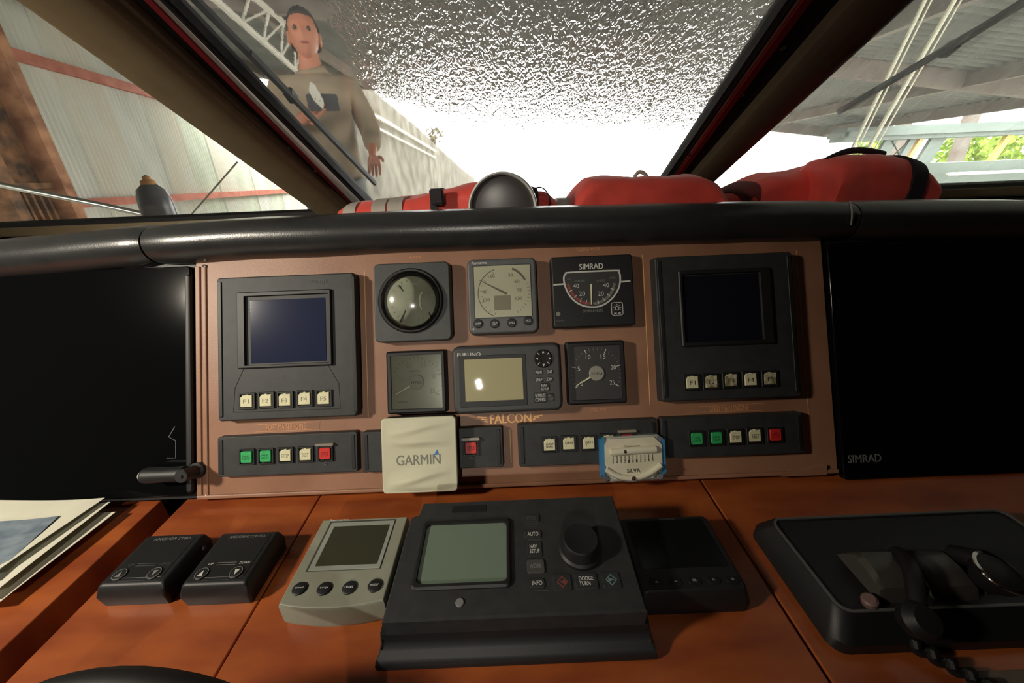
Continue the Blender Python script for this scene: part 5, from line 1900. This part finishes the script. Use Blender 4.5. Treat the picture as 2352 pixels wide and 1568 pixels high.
# rusty column in front of the wall
rust_m = mat('rusty_steel', (142, 100, 66), 0.85, rgb2=(66, 46, 34), scale=5.5, bump=0.5, bscale=14, detail=10)
a, b = PAN, PAN
cf = Frame(W0 + wn * 0.55, vd, (0, 0, 1))
ce = cf.at(196, 490)
se = ce.x
colm = thing('steel_column', 'broad rusty steel column with peeling paint in front of the corrugated wall', 'column', Mwall)
box(colm, 'web', rust_m, se - 0.75, se - 0.05, GROUND, 3.3, 0.20, 0.26)
box(colm, 'flange', rust('rusty_flange', (176, 124, 88), (120, 76, 50), 4), se - 0.16, se, GROUND, 3.3, 0.14, 0.55)
box(colm, 'flange', rust_m, se - 1.0, se - 0.84, GROUND, 3.3, 0.14, 0.55)
for k in range(6):
    box(colm, 'rib', rust_m, se - 0.80 + 0.11 * k, se - 0.76 + 0.11 * k, -0.6, 0.12 - 0.01 * k, 0.26, 0.34)
box(colm, 'base_plate', rust_m, se - 0.86, se - 0.14, 0.12, 0.20, 0.26, 0.42)

# roof: sheets sloping down to the right, purlins
rf = thing('roof', None, None, kind='structure')
roof_m = mat('roof_sheet_grey', (128, 130, 124), 0.8, rgb2=(96, 98, 92), scale=1.2, detail=8)
bm = bmesh.new()
cols = []
for k in range(7 * 8 + 1):
    y = 1.0 * k / 56
    dz = 0.03 * math.cos(2 * math.pi * k / 8)
    cols.append([bm.verts.new((x, y, zr(x) + dz)) for x in (-9.2, 8.3)])
for a, b in zip(cols, cols[1:]):
    bm.faces.new((a[0], b[0], b[1], a[1]))
f0 = mesh_obj('roof_sheet', bm, roof_m, rf, 'all')
f0.location = (0, -5.0, 0)
for k in range(1, 16):
    o = f0.copy(); COL.objects.link(o); o.location = (0, -5.0 + k * 1.0, 0)
beam_m = rust('painted_beam', (134, 128, 118), (116, 102, 92), 3)
for x in (-8, -5.6, -3.2, -0.8, 1.6, 4.0, 6.4, 8.1):
    box(rf, 'purlin', beam_m, x - 0.05, x + 0.05, -5, 11, zr(x) - 0.20, zr(x) - 0.04)
for y in (2.2, 6.2, 10.9):
    bm = bmesh.new()
    bar_bm(bm, (-9, y, zr(-9) - 0.12), (8.2, y, zr(8.2) - 0.12), 0.10, 0.22)
    mesh_obj('rafter', bm, beam_m, rf)
# pale lattice girder high up on the left
lat = thing('lattice_girder', 'pale zigzag lattice girder under the roof above the person', 'girder')
XY = lambda px, py, D: ray(px, py) * D
pale_m = mat('pale_steel', (214, 212, 200), 0.6, var=0.06, scale=4)
t0, t1_ = XY(520, -60, 3.6), XY(700, 92, 6.4)
u0, u1_ = XY(450, -40, 3.6), XY(692, 172, 6.4)
for a, b in ((t0, t1_), (u0, u1_)):
    bar(lat, 'chord', pale_m, a, b, 0.05, 0.05)
for k in range(5):
    a = t0.lerp(t1_, k / 5); b = u0.lerp(u1_, (k + 0.5) / 5); c = t0.lerp(t1_, (k + 1) / 5)
    bar(lat, 'web_bar', pale_m, a, b, 0.022, 0.022)
    bar(lat, 'web_bar', pale_m, b, c, 0.022, 0.022)
tag(bar(None, 'steel_beam', redsteel_m, XY(440, -10, 5.5), XY(650, 128, 9.0), 0.14, 0.20), 'orange-red steel beam under the roof, left of the lattice girder', 'beam')

# concrete quay wall beyond, with a pair of pipes and scrub on its top
conc_m = mat('weathered_concrete', (108, 106, 92), 0.9, rgb2=(70, 64, 50), scale=1.6, bump=0.3, bscale=9, detail=10)
bm = bmesh.new()
topz = [(9.0, 2.45), (10.4, 2.43), (12.5, 2.36), (18.0, 2.08), (22.0, 1.75), (34, 0.95), (48.0, 0.2)]
A = [bm.verts.new((-3.5, y, z)) for y, z in topz] + [bm.verts.new((-3.5, 48, GROUND)), bm.verts.new((-3.5, 9.0, GROUND))]
B = [bm.verts.new((-4.1, y, z)) for y, z in topz] + [bm.verts.new((-4.1, 48, GROUND)), bm.verts.new((-4.1, 9.0, GROUND))]
bridge(bm, A, B); bm.faces.new(A); bm.faces.new(B)
struct('wall_quay', bm, conc_m)
pipe_m = mat('pale_pipe', (216, 208, 184), 0.45)
SX = Frame((-3.4, 0, 0), (0, 1, 0), (0, 0, 1))
for nm, lb, pts, r in (('pipe', 'upper of two pale pipes running along the weathered quay wall', ((715, 186), (800, 232), (900, 287), (1000, 347)), 0.040), ('pipe', 'thinner lower pipe along the weathered quay wall', ((735, 232), (830, 275), (930, 326), (1000, 362)), 0.026)):
    tag(tube(None, nm, pipe_m, [SX.world(*p) for p in pts], r, 10), lb, 'pipe')


def bush(name, label, c, rx, ry, rz, n, m, cat='shrub', leaf=0.12, seed=1, group=None):
    rnd = random.Random(seed)
    r = thing(name, label, cat, Matrix.Translation(c), group)
    bm = bmesh.new()
    for k in range(n):
        while True:
            p = V((rnd.uniform(-1, 1), rnd.uniform(-1, 1), rnd.uniform(-1, 1)))
            if p.length < 1:
                break
        p = V((p.x * rx, p.y * ry, p.z * rz))
        ax = V((rnd.uniform(-1, 1), rnd.uniform(-1, 1), rnd.uniform(-1, 1))).normalized()
        s = leaf * rnd.uniform(0.6, 1.3)
        u = ax.orthogonal().normalized() * s
        w = ax.cross(u).normalized() * s * 0.5
        bm.faces.new([bm.verts.new(p + q) for q in (-u, w, u, -w)])
    mesh_obj('foliage', bm, m, r)
    tube(r, 'stem', mat('bark', (96, 80, 60), 0.9), [V((0, 0, -rz * 1.3)), V((0.02, 0, rz * 0.3))], [0.05, 0.02], 8)
    return r


scrub_m = mat('dry_scrub', (92, 84, 58), 0.9, var=0.2, scale=5)
leaf_m = mat('fresh_leaves', (150, 176, 70), 0.7, var=0.25, scale=2)
bush('scrub', 'ragged dry scrub growing on the end of the quay wall', (-3.8, 24.0, 2.34), 0.5, 0.9, 0.42, 200, scrub_m, leaf=0.11, seed=3)

# ground and far things on the right
bm = bmesh.new(); box_bm(bm, -40, 60, -12, 70, GROUND - 0.1, GROUND); struct('ground', bm, mat('yard_ground', (170, 166, 154), 0.9, var=0.1, scale=0.6))

Y1 = 9.0
f9 = XZ(Y1)
bt_ = thing('motor_boat', 'grey-green motor boat with hardtop on posts beyond the hazy right window', 'boat')
boat_m = mat('boat_grey_green', (112, 124, 116), 0.5, var=0.06, scale=1.0)
def pb(name, p0, p1, y0, y1, m, bev=0.03):
    a, b = f9.world(*p0), f9.world(*p1)
    return box(bt_, name, m, min(a.x, b.x), max(a.x, b.x), y0, y1, min(a.z, b.z), max(a.z, b.z), bev)
HB = f9.world(2352, 366).z
a = f9.world(1965, 400)
bm = bmesh.new()
xs = [a.x, a.x + 0.6, a.x + 2.0, a.x + 8.5]
ring = []
for i, x in enumerate(xs):
    wv_ = (0.2, 0.9, 1.4, 1.5)[i]
    ring.append([bm.verts.new((x, Y1 + 1.5 - wv_, HB)), bm.verts.new((x + 0.3, Y1 + 1.5 - wv_ * 0.6, GROUND + 0.9)), bm.verts.new((x + 0.3, Y1 + 1.5 + wv_ * 0.6, GROUND + 0.9)), bm.verts.new((x, Y1 + 1.5 + wv_, HB))])
for r1, r2 in zip(ring, ring[1:]):
    bridge(bm, r1, r2)
bm.faces.new(ring[0]); bm.faces.new(ring[-1])
mesh_obj('hull', bm, boat_m, bt_, True)
bx0 = f9.world(1945, 330).x
rt0, rt1 = f9.world(1948, 308).z, f9.world(1948, 334).z
box(bt_, 'hardtop', boat_m, bx0, bx0 + 8.8, Y1 + 0.1, Y1 + 0.7, HB + 0.50, HB + 0.76, 0.08)
for px, wpx, mm in ((2065, 34, boat_m), (2115, 16, boat_m), (2175, 40, boat_m), (2340, 16, mat('yellow_post', (232, 200, 96), 0.5)), (2135, 12, mat('orange_post', (224, 178, 112), 0.5))):
    x = f9.world(px, 340).x
    w = f9.world(px + wpx, 340).x - x
    bm = bmesh.new()
    bar_bm(bm, (x - 0.10, Y1 + 0.35, HB - 0.02), (x + 0.10, Y1 + 0.35, HB + 0.55), w * 0.8, 0.08, V((0, 1, 0)))
    mesh_obj('post', bm, mm, bt_)
box(bt_, 'rub_rail', whitestrip_m, xs[2], xs[3], Y1 - 0.06, Y1 + 0.02, HB - 0.26, HB - 0.20, 0.01)
x0 = f9.world(2072, 345).x; x1 = f9.world(2112, 345).x
for s in (0, 1):
    bar(bt_, 'cross_brace', rubber_m, (x0, Y1 + 0.3, HB + (0.05 if s else 0.48)), (x1, Y1 + 0.3, HB + (0.48 if s else 0.05)), 0.015, 0.015)
for k, (px, py, rx) in enumerate(((2205, 352, 0.62), (2310, 345, 0.9), (2010, 352, 0.6))):
    c = XZ(17.0).world(px, py)
    bush('leafy_shrub', ('yellow-green shrub in daylight seen under the boat hardtop, left of the pair', 'wider yellow-green shrub in daylight under the hardtop beside the yellow post', 'small yellow-green shrub in daylight near the boat bow')[k], c, rx, 1.0, 0.8, 500, leaf_m, leaf=0.16, seed=20 + k)
# tall posts of the shed's open side
for k, (p, lb) in enumerate((((2085, 260), 'grey shed post left of two on the open side behind the boat'), ((2240, 250), 'grey shed post right of two on the open side behind the boat'))):
    x = XZ(13.0).world(*p).x
    tag(box(None, 'shed_post', beam_m, x - 0.14, x + 0.14, 12.9, 13.15, GROUND, 1.3), lb, 'post')
# pale slanting rods, thick and thin, outside the right window
rod_m = mat('pale_rod', (236, 232, 204), 0.4)
Y4 = XZ(3.2)
for (p, q, r, lb) in (((2128, -6), (1955, 346), 0.012, 'thick pale stay, left of the pair beyond the right window'), ((2143, -6), (1975, 330), 0.005, 'thin pale stay close beside the thick left stay'), ((2196, -6), (1990, 348), 0.014, 'thickest pale stay, right of the pair beyond the right window'), ((2212, -6), (2010, 340), 0.005, 'thin pale stay close beside the thickest right stay')):
    a, b = Y4.world(*p), Y4.world(*q)
    tag(tube(None, 'rod', rod_m, [a, b + (b - a) * 0.6], r, 8), lb, 'rod')

# ------------------------------------------------------------------ fit the lettering to its measured boxes
bpy.context.view_layer.update()
dg = bpy.context.evaluated_depsgraph_get()
for o, cx, cy, w, h, z, bold in TEXTS:
    me = bpy.data.meshes.new_from_object(o.evaluated_get(dg))
    xs_ = [v.co.x for v in me.vertices]
    ys_ = [v.co.y for v in me.vertices]
    x0, x1, y0, y1 = min(xs_), max(xs_), min(ys_), max(ys_)
    dx_ = 0.028 * h * bold
    sx, sy = (w - 2 * dx_) / max(x1 - x0, 1e-6), h / max(y1 - y0, 1e-6)
    me.transform(Matrix.Translation((cx - sx * (x0 + x1) / 2, cy - sy * (y0 + y1) / 2, z)) @ Matrix.Diagonal((sx, sy, 1, 1)))
    if bold:                                    # heavier strokes: the same letters set twice, a hair apart
        bm = bmesh.new()
        bm.from_mesh(me)
        ge = bmesh.ops.duplicate(bm, geom=bm.verts[:] + bm.edges[:] + bm.faces[:])['geom']
        dv = [g_ for g_ in ge if isinstance(g_, bmesh.types.BMVert)]
        ds = set(dv)
        bmesh.ops.translate(bm, vec=(dx_, 0, 0.00001), verts=dv)
        bmesh.ops.translate(bm, vec=(-dx_, 0, 0), verts=[v for v in bm.verts if v not in ds])
        bm.to_mesh(me)
        bm.free()
    nm, pa = o.name, o.parent
    ml = o.matrix_local.copy()
    cu = o.data
    bpy.data.objects.remove(o)
    bpy.data.curves.remove(cu)
    n_ = bpy.data.objects.new(nm.split('.')[0], me)
    COL.objects.link(n_)
    n_.parent = pa
